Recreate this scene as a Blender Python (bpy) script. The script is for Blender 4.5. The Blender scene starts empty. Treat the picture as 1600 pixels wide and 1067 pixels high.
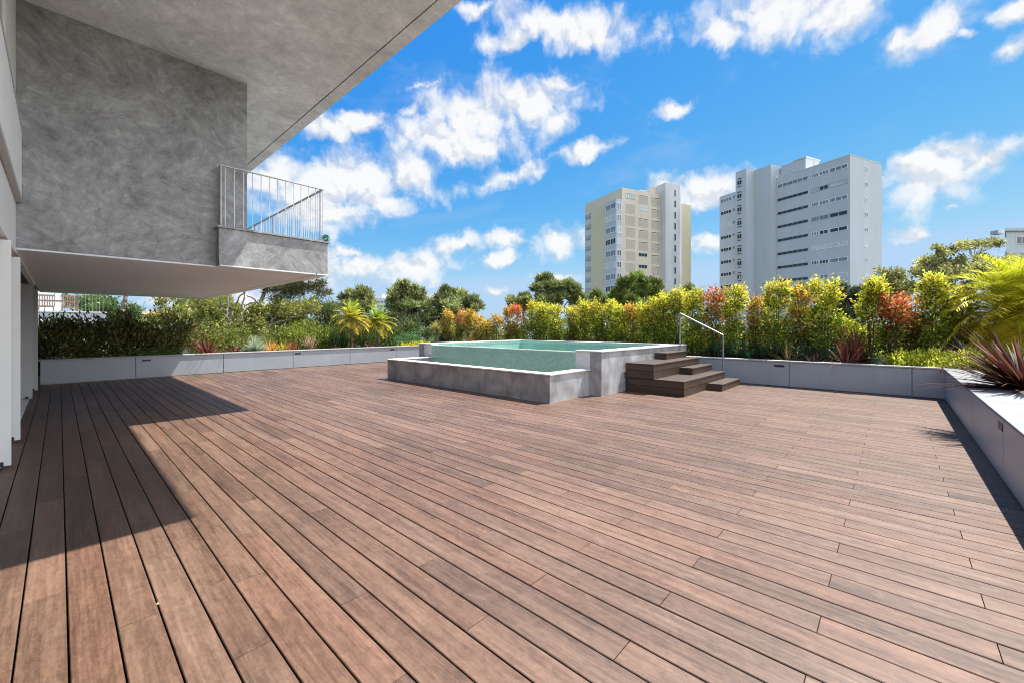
import bpy, math, random
import numpy as np
R = math.radians
rng = np.random.default_rng(7)
random.seed(7)
scene = bpy.context.scene
COL = scene.collection

# ------------------------------------------------------------------ survey
# The terrace is laid out on world X / Y.  The photographer stood at the origin,
# eye height H, looking along the bearing ANG measured from +X.
H = 1.32
FPX = 650.0
ANG = math.atan2(597, 650)
FX, FY = math.cos(ANG), math.sin(ANG)
RX, RY = math.sin(ANG), -math.cos(ANG)
def bearing(px): return (px - 800) / FPX
def cam(r, d, z=0.0): return np.array([d * FX + r * RX, d * FY + r * RY, z])
def at_d(px, d, z=0.0): return cam(bearing(px) * d, d, z)
def dep_X(px, X): return X / (FX + bearing(px) * RX)
def dep_Y(px, Y): return Y / (FY + bearing(px) * RY)
def at_X(px, X, z=0.0): return at_d(px, dep_X(px, X), z)
def at_Y(px, Y, z=0.0): return at_d(px, dep_Y(px, Y), z)
def zz(py, d): return H + (512 - py) / FPX * d

# ------------------------------------------------------------------ mesh tools
class MB:
    def __init__(s): s.v = []; s.f = []; s.n = 0
    def add(s, V, F):
        V = np.asarray(V, float); s.v.append(V)
        for f in F: s.f.append(tuple(int(i) + s.n for i in f))
        s.n += len(V); return s
    def box(s, a, b):
        (x0, y0, z0), (x1, y1, z1) = a, b
        x0, x1 = min(x0, x1), max(x0, x1); y0, y1 = min(y0, y1), max(y0, y1); z0, z1 = min(z0, z1), max(z0, z1)
        return s.add([(x0,y0,z0),(x1,y0,z0),(x1,y1,z0),(x0,y1,z0),(x0,y0,z1),(x1,y0,z1),(x1,y1,z1),(x0,y1,z1)],
              [(0,3,2,1),(4,5,6,7),(0,1,5,4),(1,2,6,5),(2,3,7,6),(3,0,4,7)])
    def prism(s, poly, z0, z1, tops=None):
        n = len(poly)
        V = [(p[0], p[1], z0) for p in poly] + [(p[0], p[1], z1 if tops is None else tops[i]) for i, p in enumerate(poly)]
        F = [tuple(range(n - 1, -1, -1)), tuple(range(n, 2 * n))] + [(i, (i + 1) % n, n + (i + 1) % n, n + i) for i in range(n)]
        return s.add(V, F)
    def obox(s, c, ux, uy, hx, hy, z0, z1):
        c = np.array(c[:2]); ux = np.array(ux); uy = np.array(uy)
        return s.prism([c - ux*hx - uy*hy, c + ux*hx - uy*hy, c + ux*hx + uy*hy, c - ux*hx + uy*hy], z0, z1)
    def tube(s, P, rad, n=7, cap=True):
        P = np.asarray(P, float); m = len(P)
        rad = np.broadcast_to(np.asarray(rad, float), (m,))
        T = np.gradient(P, axis=0); T /= np.linalg.norm(T, axis=1)[:, None] + 1e-9
        ref = np.array([0.31, 0.17, 0.93]) if abs(T[0][2]) < .9 else np.array([1., .2, 0])
        V = []
        for i in range(m):
            a = np.cross(T[i], ref); a /= np.linalg.norm(a) + 1e-9; b = np.cross(T[i], a)
            for k in range(n):
                t = 2 * math.pi * k / n
                V.append(P[i] + rad[i] * (math.cos(t) * a + math.sin(t) * b))
        F = [(i*n+k, i*n+(k+1) % n, (i+1)*n+(k+1) % n, (i+1)*n+k) for i in range(m-1) for k in range(n)]
        if cap: F += [tuple(range(n-1, -1, -1)), tuple(range((m-1)*n, m*n))]
        return s.add(V, F)
    def build(s, name, mat, parent=None, origin=None, bevel=0, smooth=False):
        V = np.concatenate(s.v)
        return link(name, V, s.f, mat, parent, origin, bevel, smooth)

ORG = {}
def link(name, V, F, mat, parent=None, origin=None, bevel=0, smooth=False):
    if parent is not None: org = ORG[parent.name]
    elif origin is not None: org = np.array(origin, float)
    else: org = np.zeros(3)
    me = bpy.data.meshes.new(name)
    me.from_pydata((np.asarray(V) - org).tolist(), [], F); me.update()
    o = bpy.data.objects.new(name, me); COL.objects.link(o)
    me.materials.append(mat)
    ORG[o.name] = org
    if parent is not None: o.parent = parent
    else: o.location = org
    if parent is not None and parent.type == 'MESH': pass
    if smooth: me.shade_smooth()
    if bevel:
        m = o.modifiers.new('bevel', 'BEVEL'); m.width = bevel; m.segments = 2; m.limit_method = 'ANGLE'
    return o

def thing(name, label, cat, loc, group=None):
    o = bpy.data.objects.new(name, None); COL.objects.link(o)
    o.location = loc; o.empty_display_size = .2
    ORG[o.name] = np.array(loc, float)
    return tag(o, label, cat, group)
def tag(o, label, cat, group=None):
    o['label'] = label; o['category'] = cat
    if group: o['group'] = group
    return o
def struct(o): o['kind'] = 'structure'; return o

# ------------------------------------------------------------------ materials
def newmat(name):
    m = bpy.data.materials.new(name); m.use_nodes = True
    nt = m.node_tree; nt.nodes.clear()
    out = nt.nodes.new('ShaderNodeOutputMaterial'); p = nt.nodes.new('ShaderNodeBsdfPrincipled')
    nt.links.new(p.outputs[0], out.inputs[0])
    return m, nt, p, out
def N(nt, t, **kw):
    n = nt.nodes.new(t)
    for k, v in kw.items():
        if k.startswith('i_'):
            key = k[2:]; key = int(key) if key.isdigit() else key.replace('_', ' ')
            n.inputs[key].default_value = v
        else: setattr(n, k, v)
    return n
def coords(nt, scale=(1, 1, 1), src='Object', rot=(0, 0, 0)):
    tc = N(nt, 'ShaderNodeTexCoord'); mp = N(nt, 'ShaderNodeMapping')
    mp.inputs['Scale'].default_value = scale; mp.inputs['Rotation'].default_value = rot
    nt.links.new(tc.outputs[src], mp.inputs['Vector']); return mp.outputs[0]
def noise(nt, vec, scale, detail=5, rough=.55, dist=0, dims='3D'):
    n = N(nt, 'ShaderNodeTexNoise', noise_dimensions=dims); n.inputs['Scale'].default_value = scale; n.inputs['Detail'].default_value = detail
    n.inputs['Roughness'].default_value = rough; n.inputs['Distortion'].default_value = dist
    nt.links.new(vec, n.inputs['Vector']); return n.outputs['Fac']
def ramp(nt, fac, stops, interp='LINEAR'):
    r = N(nt, 'ShaderNodeValToRGB'); r.color_ramp.interpolation = interp
    e = r.color_ramp.elements
    while len(e) < len(stops): e.new(.5)
    for i, (p, c) in enumerate(stops):
        e[i].position = p; e[i].color = (*c, 1) if len(c) == 3 else c
    nt.links.new(fac, r.inputs[0]); return r.outputs[0]
def mixc(nt, fac, a, b, mode='MIX'):
    m = N(nt, 'ShaderNodeMix', data_type='RGBA', blend_type=mode)
    for sock, val in ((m.inputs[0], fac), (m.inputs[6], a), (m.inputs[7], b)):
        if hasattr(val, 'is_linked'): nt.links.new(val, sock)
        elif isinstance(val, (int, float)): sock.default_value = val
        else: sock.default_value = (*val, 1)
    return m.outputs[2]
def math_(nt, op, a, b=None, c=None):
    m = N(nt, 'ShaderNodeMath', operation=op)
    for i, v in enumerate((a, b, c)):
        if v is None: continue
        if hasattr(v, 'is_linked'): nt.links.new(v, m.inputs[i])
        else: m.inputs[i].default_value = v
    return m.outputs[0]
def bump(nt, p, h, strength=.3, dist=.01):
    b = N(nt, 'ShaderNodeBump'); b.inputs['Strength'].default_value = strength; b.inputs['Distance'].default_value = dist
    nt.links.new(h, b.inputs['Height']); nt.links.new(b.outputs[0], p.inputs['Normal'])

def plain(name, c, rough=.6, metal=0, var=.12, scale=3, spec=.5, stretch=(1,1,1), bumps=0):
    m, nt, p, _ = newmat(name)
    v = coords(nt, stretch)
    n = noise(nt, v, scale, 6, .6)
    lo = tuple(x * (1 - var) for x in c); hi = tuple(min(1, x * (1 + var)) for x in c)
    nt.links.new(ramp(nt, n, [(.3, lo), (.7, hi)]), p.inputs['Base Color'])
    p.inputs['Roughness'].default_value = rough; p.inputs['Metallic'].default_value = metal
    p.inputs['Specular IOR Level'].default_value = spec
    if bumps: bump(nt, p, noise(nt, v, scale * 30, 3), bumps, .004)
    return m

def stucco(name, dark, light, sc=1.0, rough=.55, bstr=.35):
    """hand-trowelled polished mortar: sweeping strokes over cloudy patches"""
    m, nt, p, _ = newmat(name)
    v = coords(nt)
    w = N(nt, 'ShaderNodeTexNoise'); w.inputs['Scale'].default_value = 2.2 * sc; w.inputs['Detail'].default_value = 4
    nt.links.new(v, w.inputs['Vector'])
    vm = N(nt, 'ShaderNodeVectorMath', operation='MULTIPLY_ADD'); nt.links.new(w.outputs['Color'], vm.inputs[0])
    vm.inputs[1].default_value = (.30, .30, .30); nt.links.new(v, vm.inputs[2])
    def trowel(scale, stretch, fs, seed):
        vo = N(nt, 'ShaderNodeTexVoronoi', feature='F1'); vo.inputs['Scale'].default_value = scale * sc
        of = N(nt, 'ShaderNodeVectorMath', operation='ADD'); nt.links.new(vm.outputs[0], of.inputs[0]); of.inputs[1].default_value = (seed, seed * 1.7, seed * .6)
        nt.links.new(of.outputs[0], vo.inputs['Vector'])
        ro = N(nt, 'ShaderNodeVectorRotate', rotation_type='EULER_XYZ')
        an = N(nt, 'ShaderNodeVectorMath', operation='MULTIPLY_ADD'); nt.links.new(vo.outputs['Color'], an.inputs[0]); an.inputs[1].default_value = (1.9, 1.9, 1.9); an.inputs[2].default_value = (-.95, -.95, -.95)
        nt.links.new(vm.outputs[0], ro.inputs['Vector']); nt.links.new(an.outputs[0], ro.inputs['Rotation'])
        mp = N(nt, 'ShaderNodeMapping'); mp.inputs['Scale'].default_value = stretch; nt.links.new(ro.outputs[0], mp.inputs[0])
        return noise(nt, mp.outputs[0], fs * sc, 10, .74, .25)
    strokes = trowel(1.7, (1.2, 1.5, 3.6), 2.4, 0)
    strokes2 = trowel(3.6, (3.6, 2.2, 1.3), 4.0, 11)
    cloud = noise(nt, v, 1.1 * sc, 5, .6, .6)
    fine = noise(nt, v, 45, 4, .7)
    a = math_(nt, 'MULTIPLY', strokes, .42); a = math_(nt, 'MULTIPLY_ADD', strokes2, .30, a)
    a = math_(nt, 'MULTIPLY_ADD', math_(nt, 'SUBTRACT', cloud, .5), .26, math_(nt, 'ADD', a, .15)); a = math_(nt, 'MULTIPLY_ADD', fine, .09, a)
    nt.links.new(ramp(nt, a, [(.45, dark), (.57, tuple(x * .56 + y * .44 for x, y in zip(dark, light))), (.69, light)]), p.inputs['Base Color'])
    p.inputs['Roughness'].default_value = rough
    bump(nt, p, a, bstr, .02)
    return m

M = {}
M['wall_stucco'] = stucco('dark_trowelled_mortar', (.14, .142, .146), (.49, .494, .502), .8, .6, .6)
M['ceil_stucco'] = stucco('light_trowelled_mortar', (.46, .485, .51), (.87, .905, .94), .9, .6, .5)
M['soffit'] = plain('soffit_paint', (.69, .74, .78), .8, var=.05, scale=1.5, stretch=(.4, 3, 1), bumps=.2)
M['groove'] = plain('dark_joint', (.02, .02, .02), .9)
M['white_panel'] = plain('white_lacquer', (.76, .76, .74), .4, var=.04)
M['grey_panel'] = plain('grey_lacquer', (.42, .42, .42), .45, var=.05)
M['bright_slats'] = plain('white_slats', (.80, .80, .78), .5, var=.03)
M['glass_dark'] = plain('dark_glazing', (.012, .014, .016), .06, var=.2, scale=.6)
M['black'] = plain('black_metal', (.018, .018, .02), .45)
M['steel'] = plain('brushed_steel', (.27, .265, .26), .5, .7, var=.1, scale=14, stretch=(1, 1, .1))
M['galv'] = plain('galvanised_steel', (.46, .47, .48), .42, .55, var=.12, scale=8)
M['soil'] = plain('bark_mulch', (.06, .04, .028), .95, var=.5, scale=22, bumps=.8)
M['brown_step'] = None

def planter_mat():
    m, nt, p, _ = newmat('planter_panel')
    v = coords(nt); n = noise(nt, v, 1.3, 5, .6); s = noise(nt, coords(nt, (14, 14, .7)), 2, 4, .6)
    f = math_(nt, 'MULTIPLY_ADD', s, .35, math_(nt, 'MULTIPLY', n, .65))
    nt.links.new(ramp(nt, f, [(.3, (.245, .272, .298)), (.7, (.30, .33, .358))]), p.inputs['Base Color'])
    nt.links.new(ramp(nt, n, [(.3, (.36,)*3), (.7, (.46,)*3)]), p.inputs['Roughness'])
    p.inputs['Metallic'].default_value = .12
    return m
M['planter'] = planter_mat()
M['coping_grey'] = plain('grey_capping', (.30, .30, .305), .55, var=.14, scale=5, bumps=.15)
M['coping_pale'] = plain('pale_capping', (.22, .223, .226), .85, var=.16, scale=6, spec=.15, bumps=.2)
M['coping_pale_wet'] = plain('wet_limestone', (.50, .56, .52), .12, var=.06, scale=9)
M['coping_white'] = plain('pale_limestone', (.56, .55, .535), .6, var=.10, scale=9, bumps=.25)

def pool_stucco():
    m, nt, p, _ = newmat('pool_microcement')
    v = coords(nt); s = noise(nt, coords(nt, (5, 5, .9)), 2.2, 7, .65, .3); n = noise(nt, v, 2.3, 6, .6, .5)
    f = math_(nt, 'MULTIPLY_ADD', s, .28, math_(nt, 'MULTIPLY', n, .72))
    nt.links.new(ramp(nt, f, [(.38, (.19, .187, .187)), (.5, (.275, .274, .278)), (.64, (.40, .40, .41))]), p.inputs['Base Color'])
    p.inputs['Roughness'].default_value = .55; bump(nt, p, n, .25, .01)
    return m
M['pool_wall'] = pool_stucco()

def mosaic():
    m, nt, p, _ = newmat('green_mosaic')
    v = coords(nt, (1, 1, 1))
    vo = N(nt, 'ShaderNodeTexVoronoi', distance='CHEBYCHEV'); vo.inputs['Scale'].default_value = 40; vo.inputs['Randomness'].default_value = 0
    nt.links.new(v, vo.inputs['Vector'])
    wn = N(nt, 'ShaderNodeTexWhiteNoise'); nt.links.new(vo.outputs['Position'], wn.inputs[0])
    c = ramp(nt, wn.outputs[0], [(0, (.30, .50, .40)), (.35, (.34, .55, .44)), (.7, (.39, .60, .49)), (1, (.46, .66, .56))])
    big = noise(nt, v, 1.5, 3)
    c = mixc(nt, .5, c, ramp(nt, big, [(.3, (.6, .6, .6)), (.7, (1, 1, 1))]), 'MULTIPLY')
    g = math_(nt, 'LESS_THAN', vo.outputs['Distance'], .44)
    nt.links.new(mixc(nt, g, (.30, .36, .33), c), p.inputs['Base Color'])
    p.inputs['Roughness'].default_value = .18
    return m
M['mosaic'] = mosaic(); M['lining'] = plain('pale_green_pool_lining', (.58, .90, .82), .3, var=.08, scale=20)

def water():
    m, nt, p, out = newmat('pool_water')
    nt.nodes.remove(p)
    tr = N(nt, 'ShaderNodeBsdfTransparent'); tr.inputs[0].default_value = (.76, .97, .93, 1)
    gl = N(nt, 'ShaderNodeBsdfGlossy'); gl.inputs['Roughness'].default_value = .02; gl.inputs[0].default_value = (1, 1, 1, 1)
    fr = N(nt, 'ShaderNodeFresnel'); fr.inputs[0].default_value = 1.33
    b = N(nt, 'ShaderNodeBump'); b.inputs['Strength'].default_value = .22; b.inputs['Distance'].default_value = .03
    nt.links.new(noise(nt, coords(nt, (1, 1, 1)), 3.5, 3, .5, .6), b.inputs['Height'])
    nt.links.new(b.outputs[0], fr.inputs['Normal']); nt.links.new(b.outputs[0], gl.inputs['Normal'])
    mx = N(nt, 'ShaderNodeMixShader'); nt.links.new(math_(nt, 'MULTIPLY', fr.outputs[0], .45), mx.inputs[0])
    nt.links.new(tr.outputs[0], mx.inputs[1]); nt.links.new(gl.outputs[0], mx.inputs[2]); nt.links.new(mx.outputs[0], out.inputs[0])
    return m
M['water'] = water()

def deckmat(name, tint=1.0, axis='Y', cols=None):
    m, nt, p, _ = newmat(name)
    st = (9, .55, 9) if axis == 'Y' else (.55, 9, 9)
    v = coords(nt, st); plainv = coords(nt)
    geo = N(nt, 'ShaderNodeNewGeometry'); rnd = geo.outputs['Random Per Island']
    off = N(nt, 'ShaderNodeVectorMath', operation='MULTIPLY_ADD')
    cmb = N(nt, 'ShaderNodeCombineXYZ'); nt.links.new(rnd, cmb.inputs[0]); nt.links.new(rnd, cmb.inputs[1]); nt.links.new(rnd, cmb.inputs[2])
    nt.links.new(cmb.outputs[0], off.inputs[0]); off.inputs[1].default_value = (37, 91, 53); nt.links.new(v, off.inputs[2])
    grain = noise(nt, off.outputs[0], 3.2, 9, .68, .35)
    blot = noise(nt, off.outputs[0], .55, 4, .55, .8)
    patch = noise(nt, plainv, .45, 5, .6, .3)
    scuff = noise(nt, coords(nt, (2.2, 1.1, 1), rot=(0, 0, .5)), 3.3, 9, .75, 1.2)
    c = cols or [(.036, .0185, .0110), (.084, .0455, .0285), (.138, .0790, .0520), (.200, .126, .088)]
    mott = noise(nt, coords(nt, (5, 2.6, 5) if axis == 'Y' else (2.6, 5, 5)), 4.5, 8, .72, .9)
    grain = math_(nt, 'MULTIPLY_ADD', mott, .45, math_(nt, 'MULTIPLY', grain, .55))
    streak = noise(nt, coords(nt, (70, 2.2, 70) if axis == 'Y' else (2.2, 70, 70)), 1.0, 6, .7, .2)
    speck = noise(nt, coords(nt, (26, 11, 26) if axis == 'Y' else (11, 26, 26)), 3.0, 7, .8, .8)
    f = math_(nt, 'MULTIPLY', grain, .46); f = math_(nt, 'MULTIPLY_ADD', blot, .18, f); f = math_(nt, 'MULTIPLY_ADD', streak, .18, f); f = math_(nt, 'MULTIPLY_ADD', speck, .18, f)
    f = math_(nt, 'MULTIPLY_ADD', math_(nt, 'SUBTRACT', rnd, .5), .05, f)
    f = math_(nt, 'MULTIPLY_ADD', math_(nt, 'SUBTRACT', patch, .5), .16, f)
    col = ramp(nt, f, [(.395, c[0]), (.475, c[1]), (.55, c[2]), (.64, c[3])])
    wn = N(nt, 'ShaderNodeTexWhiteNoise', noise_dimensions='1D'); nt.links.new(rnd, wn.inputs['W'])
    hue = ramp(nt, wn.outputs[0], [(0, (1.06, .985, .95)), (.3, (1.0, 1.0, 1.0)), (.65, (.95, .99, 1.02)), (1, (1.03, 1.01, 1.0))])
    col = mixc(nt, 1, col, hue, 'MULTIPLY')
    dust = ramp(nt, scuff, [(.56, (0, 0, 0)), (.80, (1, 1, 1))])
    col = mixc(nt, math_(nt, 'MULTIPLY', dust, .30), col, (.25, .19, .155))
    nt.links.new(col, p.inputs['Base Color'])
    rr = math_(nt, 'MULTIPLY_ADD', grain, .28, .36)
    nt.links.new(rr, p.inputs['Roughness']); p.inputs['Specular IOR Level'].default_value = .50
    bump(nt, p, grain, .30, .004)
    return m
M['deck'] = deckmat('bamboo_decking')
M['step'] = deckmat('dark_bamboo_step', cols=[(.024, .0135, .009), (.042, .0245, .0165), (.064, .039, .027), (.088, .057, .041)])

def leafmat(name, transl=.38, rough=.45, spec=.35):
    m, nt, p, out = newmat(name)
    at = N(nt, 'ShaderNodeAttribute', attribute_name='leaf_colour')
    v = coords(nt); n = noise(nt, v, 25, 2)
    c = mixc(nt, .35, at.outputs['Color'], ramp(nt, n, [(.3, (.65,)*3), (.7, (1.3,)*3)]), 'MULTIPLY')
    nt.links.new(c, p.inputs['Base Color']); p.inputs['Roughness'].default_value = rough; p.inputs['Specular IOR Level'].default_value = spec
    t = N(nt, 'ShaderNodeBsdfTranslucent'); nt.links.new(c, t.inputs[0])
    mx = N(nt, 'ShaderNodeMixShader'); mx.inputs[0].default_value = transl
    nt.links.new(p.outputs[0], mx.inputs[1]); nt.links.new(t.outputs[0], mx.inputs[2]); nt.links.new(mx.outputs[0], out.inputs[0])
    return m
M['leaf'] = leafmat('leaf'); M['needle'] = leafmat('needle', .2, .6, .2); M['blade'] = leafmat('blade', .34, .5, .18)
def bark(name, a, b):
    m, nt, p, _ = newmat(name)
    n = noise(nt, coords(nt, (6, 6, 1.2)), 4, 7, .65, .5)
    nt.links.new(ramp(nt, n, [(.35, a), (.65, b)]), p.inputs['Base Color']); p.inputs['Roughness'].default_value = .9; bump(nt, p, n, .7, .03)
    return m
M['bark'] = bark('grey_bark', (.09, .07, .055), (.27, .225, .19)); M['bark_pale'] = bark('pale_bark', (.12, .095, .075), (.30, .25, .205))
M['stem'] = bark('brown_stem', (.045, .03, .02), (.12, .08, .05)); M['palm_bark'] = bark('palm_bark', (.07, .045, .028), (.24, .16, .09))

# ------------------------------------------------------------------ light, sky, camera
SUN = np.array([.49, -.17, 1.0]); SUN /= np.linalg.norm(SUN)
EL = math.asin(SUN[2]); AZ = math.atan2(SUN[0], SUN[1])
sl = bpy.data.lights.new('sun', 'SUN'); sl.energy = 5.0; sl.angle = R(.5); sl.color = (1, .955, .88)
so = bpy.data.objects.new('sun', sl); COL.objects.link(so)
from mathutils import Vector
so.rotation_euler = Vector(SUN).to_track_quat('Z', 'Y').to_euler(); so.location = (20, -5, 40)

cd = bpy.data.cameras.new('camera'); co = bpy.data.objects.new('camera', cd); COL.objects.link(co)
co.location = (0, 0, H); co.rotation_euler = (R(90), 0, ANG - R(90))
cd.sensor_width = 36; cd.lens = FPX / 1600 * 36; cd.shift_y = -(533.5 - 512) / 1600
cd.clip_start = .05; cd.clip_end = 6000
scene.camera = co
scene.view_settings.view_transform = 'Standard'; scene.view_settings.look = 'None'
scene.view_settings.exposure = 1.3; scene.view_settings.gamma = 1
scene.render.resolution_x = 1024; scene.render.resolution_y = 682

def sky_dir(px, py):
    a = math.atan(bearing(px)); e = math.atan((512 - py) / FPX * math.cos(a))
    return ANG - a, e            # azimuth from +X, elevation
# cumulus: centre x, y, half-length, half-height (photo survey), tilt deg (up to the right +), softness
CLOUDS = [
 (880,45,128,36,-4,1),(800,62,55,22,10,1),(925,50,85,38,0,1),(742,12,40,18,0,1.4),
 (1215,22,150,58,6,1),(1130,48,65,30,0,1),(1290,18,80,45,12,1),
 (1455,48,115,32,32,1.6),(1400,70,45,30,40,1.7),(1590,15,50,28,0,1.4),(1575,88,55,28,15,1.7),(1503,54,28,12,0,1.8),
 (750,180,105,60,0,1),(835,160,90,38,8,1),(870,135,48,18,15,1),(690,215,85,38,-8,1),(745,235,75,30,0,1),(870,185,45,30,25,1.4),(640,172,22,16,0,1.4),
 (550,192,62,24,12,1),(515,200,45,22,0,1),
 (560,280,130,50,6,1),(640,275,60,40,-25,1),(500,300,110,52,8,1),(600,318,55,28,0,1.3),(520,335,65,34,0,1),(420,270,80,45,0,1),
 (920,236,52,20,14,1.3),(785,280,75,20,16,1.2),
 (1050,170,42,16,24,1.5),(655,132,85,12,20,2.75),
 (880,376,52,28,8,1),(1100,303,75,42,5,1),(1045,300,40,30,0,1),(1105,378,32,14,8,1.1),
 (1470,280,100,50,14,1),(1430,255,60,26,30,1),(1545,255,80,35,22,1),(1500,238,40,22,0,1),(1420,363,38,16,12,1.1),(1495,330,26,10,10,1.8),
 (790,372,38,18,0,1.2),(650,415,95,28,8,1.2),(715,383,55,18,14,1.2),(780,405,40,14,20,1.5),(565,418,75,30,5,1.2),(530,392,50,12,0,1.5),
 (775,450,28,9,0,1.6),(480,430,90,30,0,1.3),(870,436,36,12,0,1.4),(700,465,50,14,0,1.6),(390,470,60,24,0,1.4),(250,470,50,14,0,1.6)]
def make_world():
    w = bpy.data.worlds.new('World'); scene.world = w; w.use_nodes = True
    nt = w.node_tree; nt.nodes.clear()
    out = N(nt, 'ShaderNodeOutputWorld'); bg = N(nt, 'ShaderNodeBackground'); nt.links.new(bg.outputs[0], out.inputs[0])
    bg.inputs['Strength'].default_value = .10
    sky = N(nt, 'ShaderNodeTexSky', sky_type='NISHITA'); sky.sun_disc = False
    sky.sun_elevation = EL; sky.sun_rotation = AZ; sky.air_density = 1.0; sky.dust_density = .15; sky.ozone_density = 3.0; sky.altitude = 100
    sr = N(nt, 'ShaderNodeSeparateColor'); nt.links.new(sky.outputs[0], sr.inputs[0]); cr = N(nt, 'ShaderNodeCombineColor')
    for i, (k, pw, mx_) in enumerate(((.030, 2.05, .47), (.157, .88, .68), (.66, .18, .95))):
        v = math_(nt, 'MULTIPLY', math_(nt, 'POWER', sr.outputs[i], pw), k / .246)
        nt.links.new(math_(nt, 'SMOOTH_MIN', v, mx_ / .246, .4), cr.inputs[i])
    tint = cr.outputs[0]
    tc = N(nt, 'ShaderNodeTexCoord'); sx = N(nt, 'ShaderNodeSeparateXYZ'); nt.links.new(tc.outputs['Generated'], sx.inputs[0])
    az = math_(nt, 'ARCTAN2', sx.outputs[1], sx.outputs[0]); el = math_(nt, 'ARCSINE', sx.outputs[2])
    q = N(nt, 'ShaderNodeCombineXYZ'); nt.links.new(az, q.inputs[0]); nt.links.new(el, q.inputs[1])
    # warp so that outlines billow
    wp = N(nt, 'ShaderNodeTexNoise', noise_dimensions='2D'); wp.inputs['Scale'].default_value = 13; wp.inputs['Detail'].default_value = 6; wp.inputs['Roughness'].default_value = .6
    nt.links.new(q.outputs[0], wp.inputs['Vector'])
    sub = N(nt, 'ShaderNodeVectorMath', operation='SUBTRACT'); nt.links.new(wp.outputs['Color'], sub.inputs[0]); sub.inputs[1].default_value = (.5, .5, .5)
    ma = N(nt, 'ShaderNodeVectorMath', operation='MULTIPLY_ADD'); nt.links.new(sub.outputs[0], ma.inputs[0]); ma.inputs[1].default_value = (.06, .06, 0); nt.links.new(q.outputs[0], ma.inputs[2])
    field = None; low = None
    for (x, y, hx, hy, tilt, soft) in CLOUDS:
        a0, e0 = sky_dir(x, y)
        ct, st = math.cos(R(tilt)), math.sin(R(tilt))
        a1, e1 = sky_dir(x + hx * ct, y - hx * st); a2, e2 = sky_dir(x + hy * st, y - hy * -1 * ct * -1)
        a2, e2 = sky_dir(x - hy * st, y - hy * ct)
        mp = N(nt, 'ShaderNodeMapping', vector_type='TEXTURE')
        mp.inputs['Location'].default_value = (a0, e0, 0)
        mp.inputs['Rotation'].default_value = (0, 0, math.atan2(e1 - e0, a1 - a0))
        mp.inputs['Scale'].default_value = (math.hypot(a1 - a0, e1 - e0) * 1.08, math.hypot(a2 - a0, e2 - e0) * 1.06, 1)
        nt.links.new(ma.outputs[0], mp.inputs[0])
        ln = N(nt, 'ShaderNodeVectorMath', operation='LENGTH'); nt.links.new(mp.outputs[0], ln.inputs[0])
        f = math_(nt, 'MULTIPLY_ADD', ln.outputs['Value'], -1.0, 1.0 - (soft - 1) * .32)
        if field is None: field = f
        else: field = math_(nt, 'SMOOTH_MAX', field, f, .12)
    def billow(vec, sc, det):
        vo = N(nt, 'ShaderNodeTexVoronoi', feature='SMOOTH_F1', normalize=True, voronoi_dimensions='2D')
        for k_, v_ in (('Scale', sc), ('Detail', det), ('Roughness', .52), ('Lacunarity', 2.1), ('Smoothness', .45)): vo.inputs[k_].default_value = v_
        nt.links.new(vec, vo.inputs['Vector']); return math_(nt, 'SUBTRACT', 1.0, vo.outputs['Distance'])
    wob = N(nt, 'ShaderNodeVectorMath', operation='MULTIPLY_ADD'); nt.links.new(sub.outputs[0], wob.inputs[0]); wob.inputs[1].default_value = (.035, .035, .035); nt.links.new(q.outputs[0], wob.inputs[2])
    def puff(vec, det):
        return math_(nt, 'MULTIPLY_ADD', math_(nt, 'SUBTRACT', billow(vec, 17, det), .62), .80, math_(nt, 'MULTIPLY_ADD', math_(nt, 'SUBTRACT', noise(nt, vec, 11, 2 + det * 1.5, .6, .25, '2D'), .5), 1.0, .5))
    n1 = puff(wob.outputs[0], 4.5)
    r1 = puff(wob.outputs[0], 1.5)
    # the same billow field sampled a little towards the sun gives the lit / shaded relief
    offv = N(nt, 'ShaderNodeVectorMath', operation='ADD'); nt.links.new(wob.outputs[0], offv.inputs[0]); offv.inputs[1].default_value = (-.005, .017, 0)
    n2 = puff(offv.outputs[0], 1.5)
    dens = math_(nt, 'MULTIPLY_ADD', math_(nt, 'SUBTRACT', n1, .5), 1.45, field)
    # thin veil elsewhere so that the sky behind the viewer is not empty either
    mpv = N(nt, 'ShaderNodeMapping'); mpv.inputs['Scale'].default_value = (2.2, 5.5, 1); nt.links.new(q.outputs[0], mpv.inputs[0])
    veil = noise(nt, mpv.outputs[0], 1.6, 7, .6, .5)
    cover = N(nt, 'ShaderNodeMapRange', interpolation_type='SMOOTHSTEP'); nt.links.new(dens, cover.inputs[0])
    cover.inputs[1].default_value = -.10; cover.inputs[2].default_value = .88
    relief = math_(nt, 'MULTIPLY_ADD', math_(nt, 'SUBTRACT', r1, n2), 1.6, .83)
    thick = N(nt, 'ShaderNodeMapRange', interpolation_type='SMOOTHSTEP'); nt.links.new(dens, thick.inputs[0]); thick.inputs[1].default_value = .2; thick.inputs[2].default_value = .75
    light = math_(nt, 'MULTIPLY_ADD', thick.outputs[0], .12, relief)
    light = math_(nt, 'MINIMUM', math_(nt, 'MAXIMUM', light, .70), 1.02)
    ccol = mixc(nt, ramp(nt, light, [(.70, (0, 0, 0)), (.95, (1, 1, 1))]), (3.0, 3.18, 3.5), (3.98, 3.98, 3.98))
    vf = ramp(nt, veil, [(.55, (0, 0, 0)), (.85, (.28,)*3)])
    base = mixc(nt, vf, tint, (3.0, 3.2, 3.45))
    # unseen broken cloud, over and behind the viewer, added as fill light
    dt = N(nt, 'ShaderNodeVectorMath', operation='DOT_PRODUCT'); nt.links.new(tc.outputs['Generated'], dt.inputs[0]); dt.inputs[1].default_value = (-.16, .94, -.30)
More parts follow.
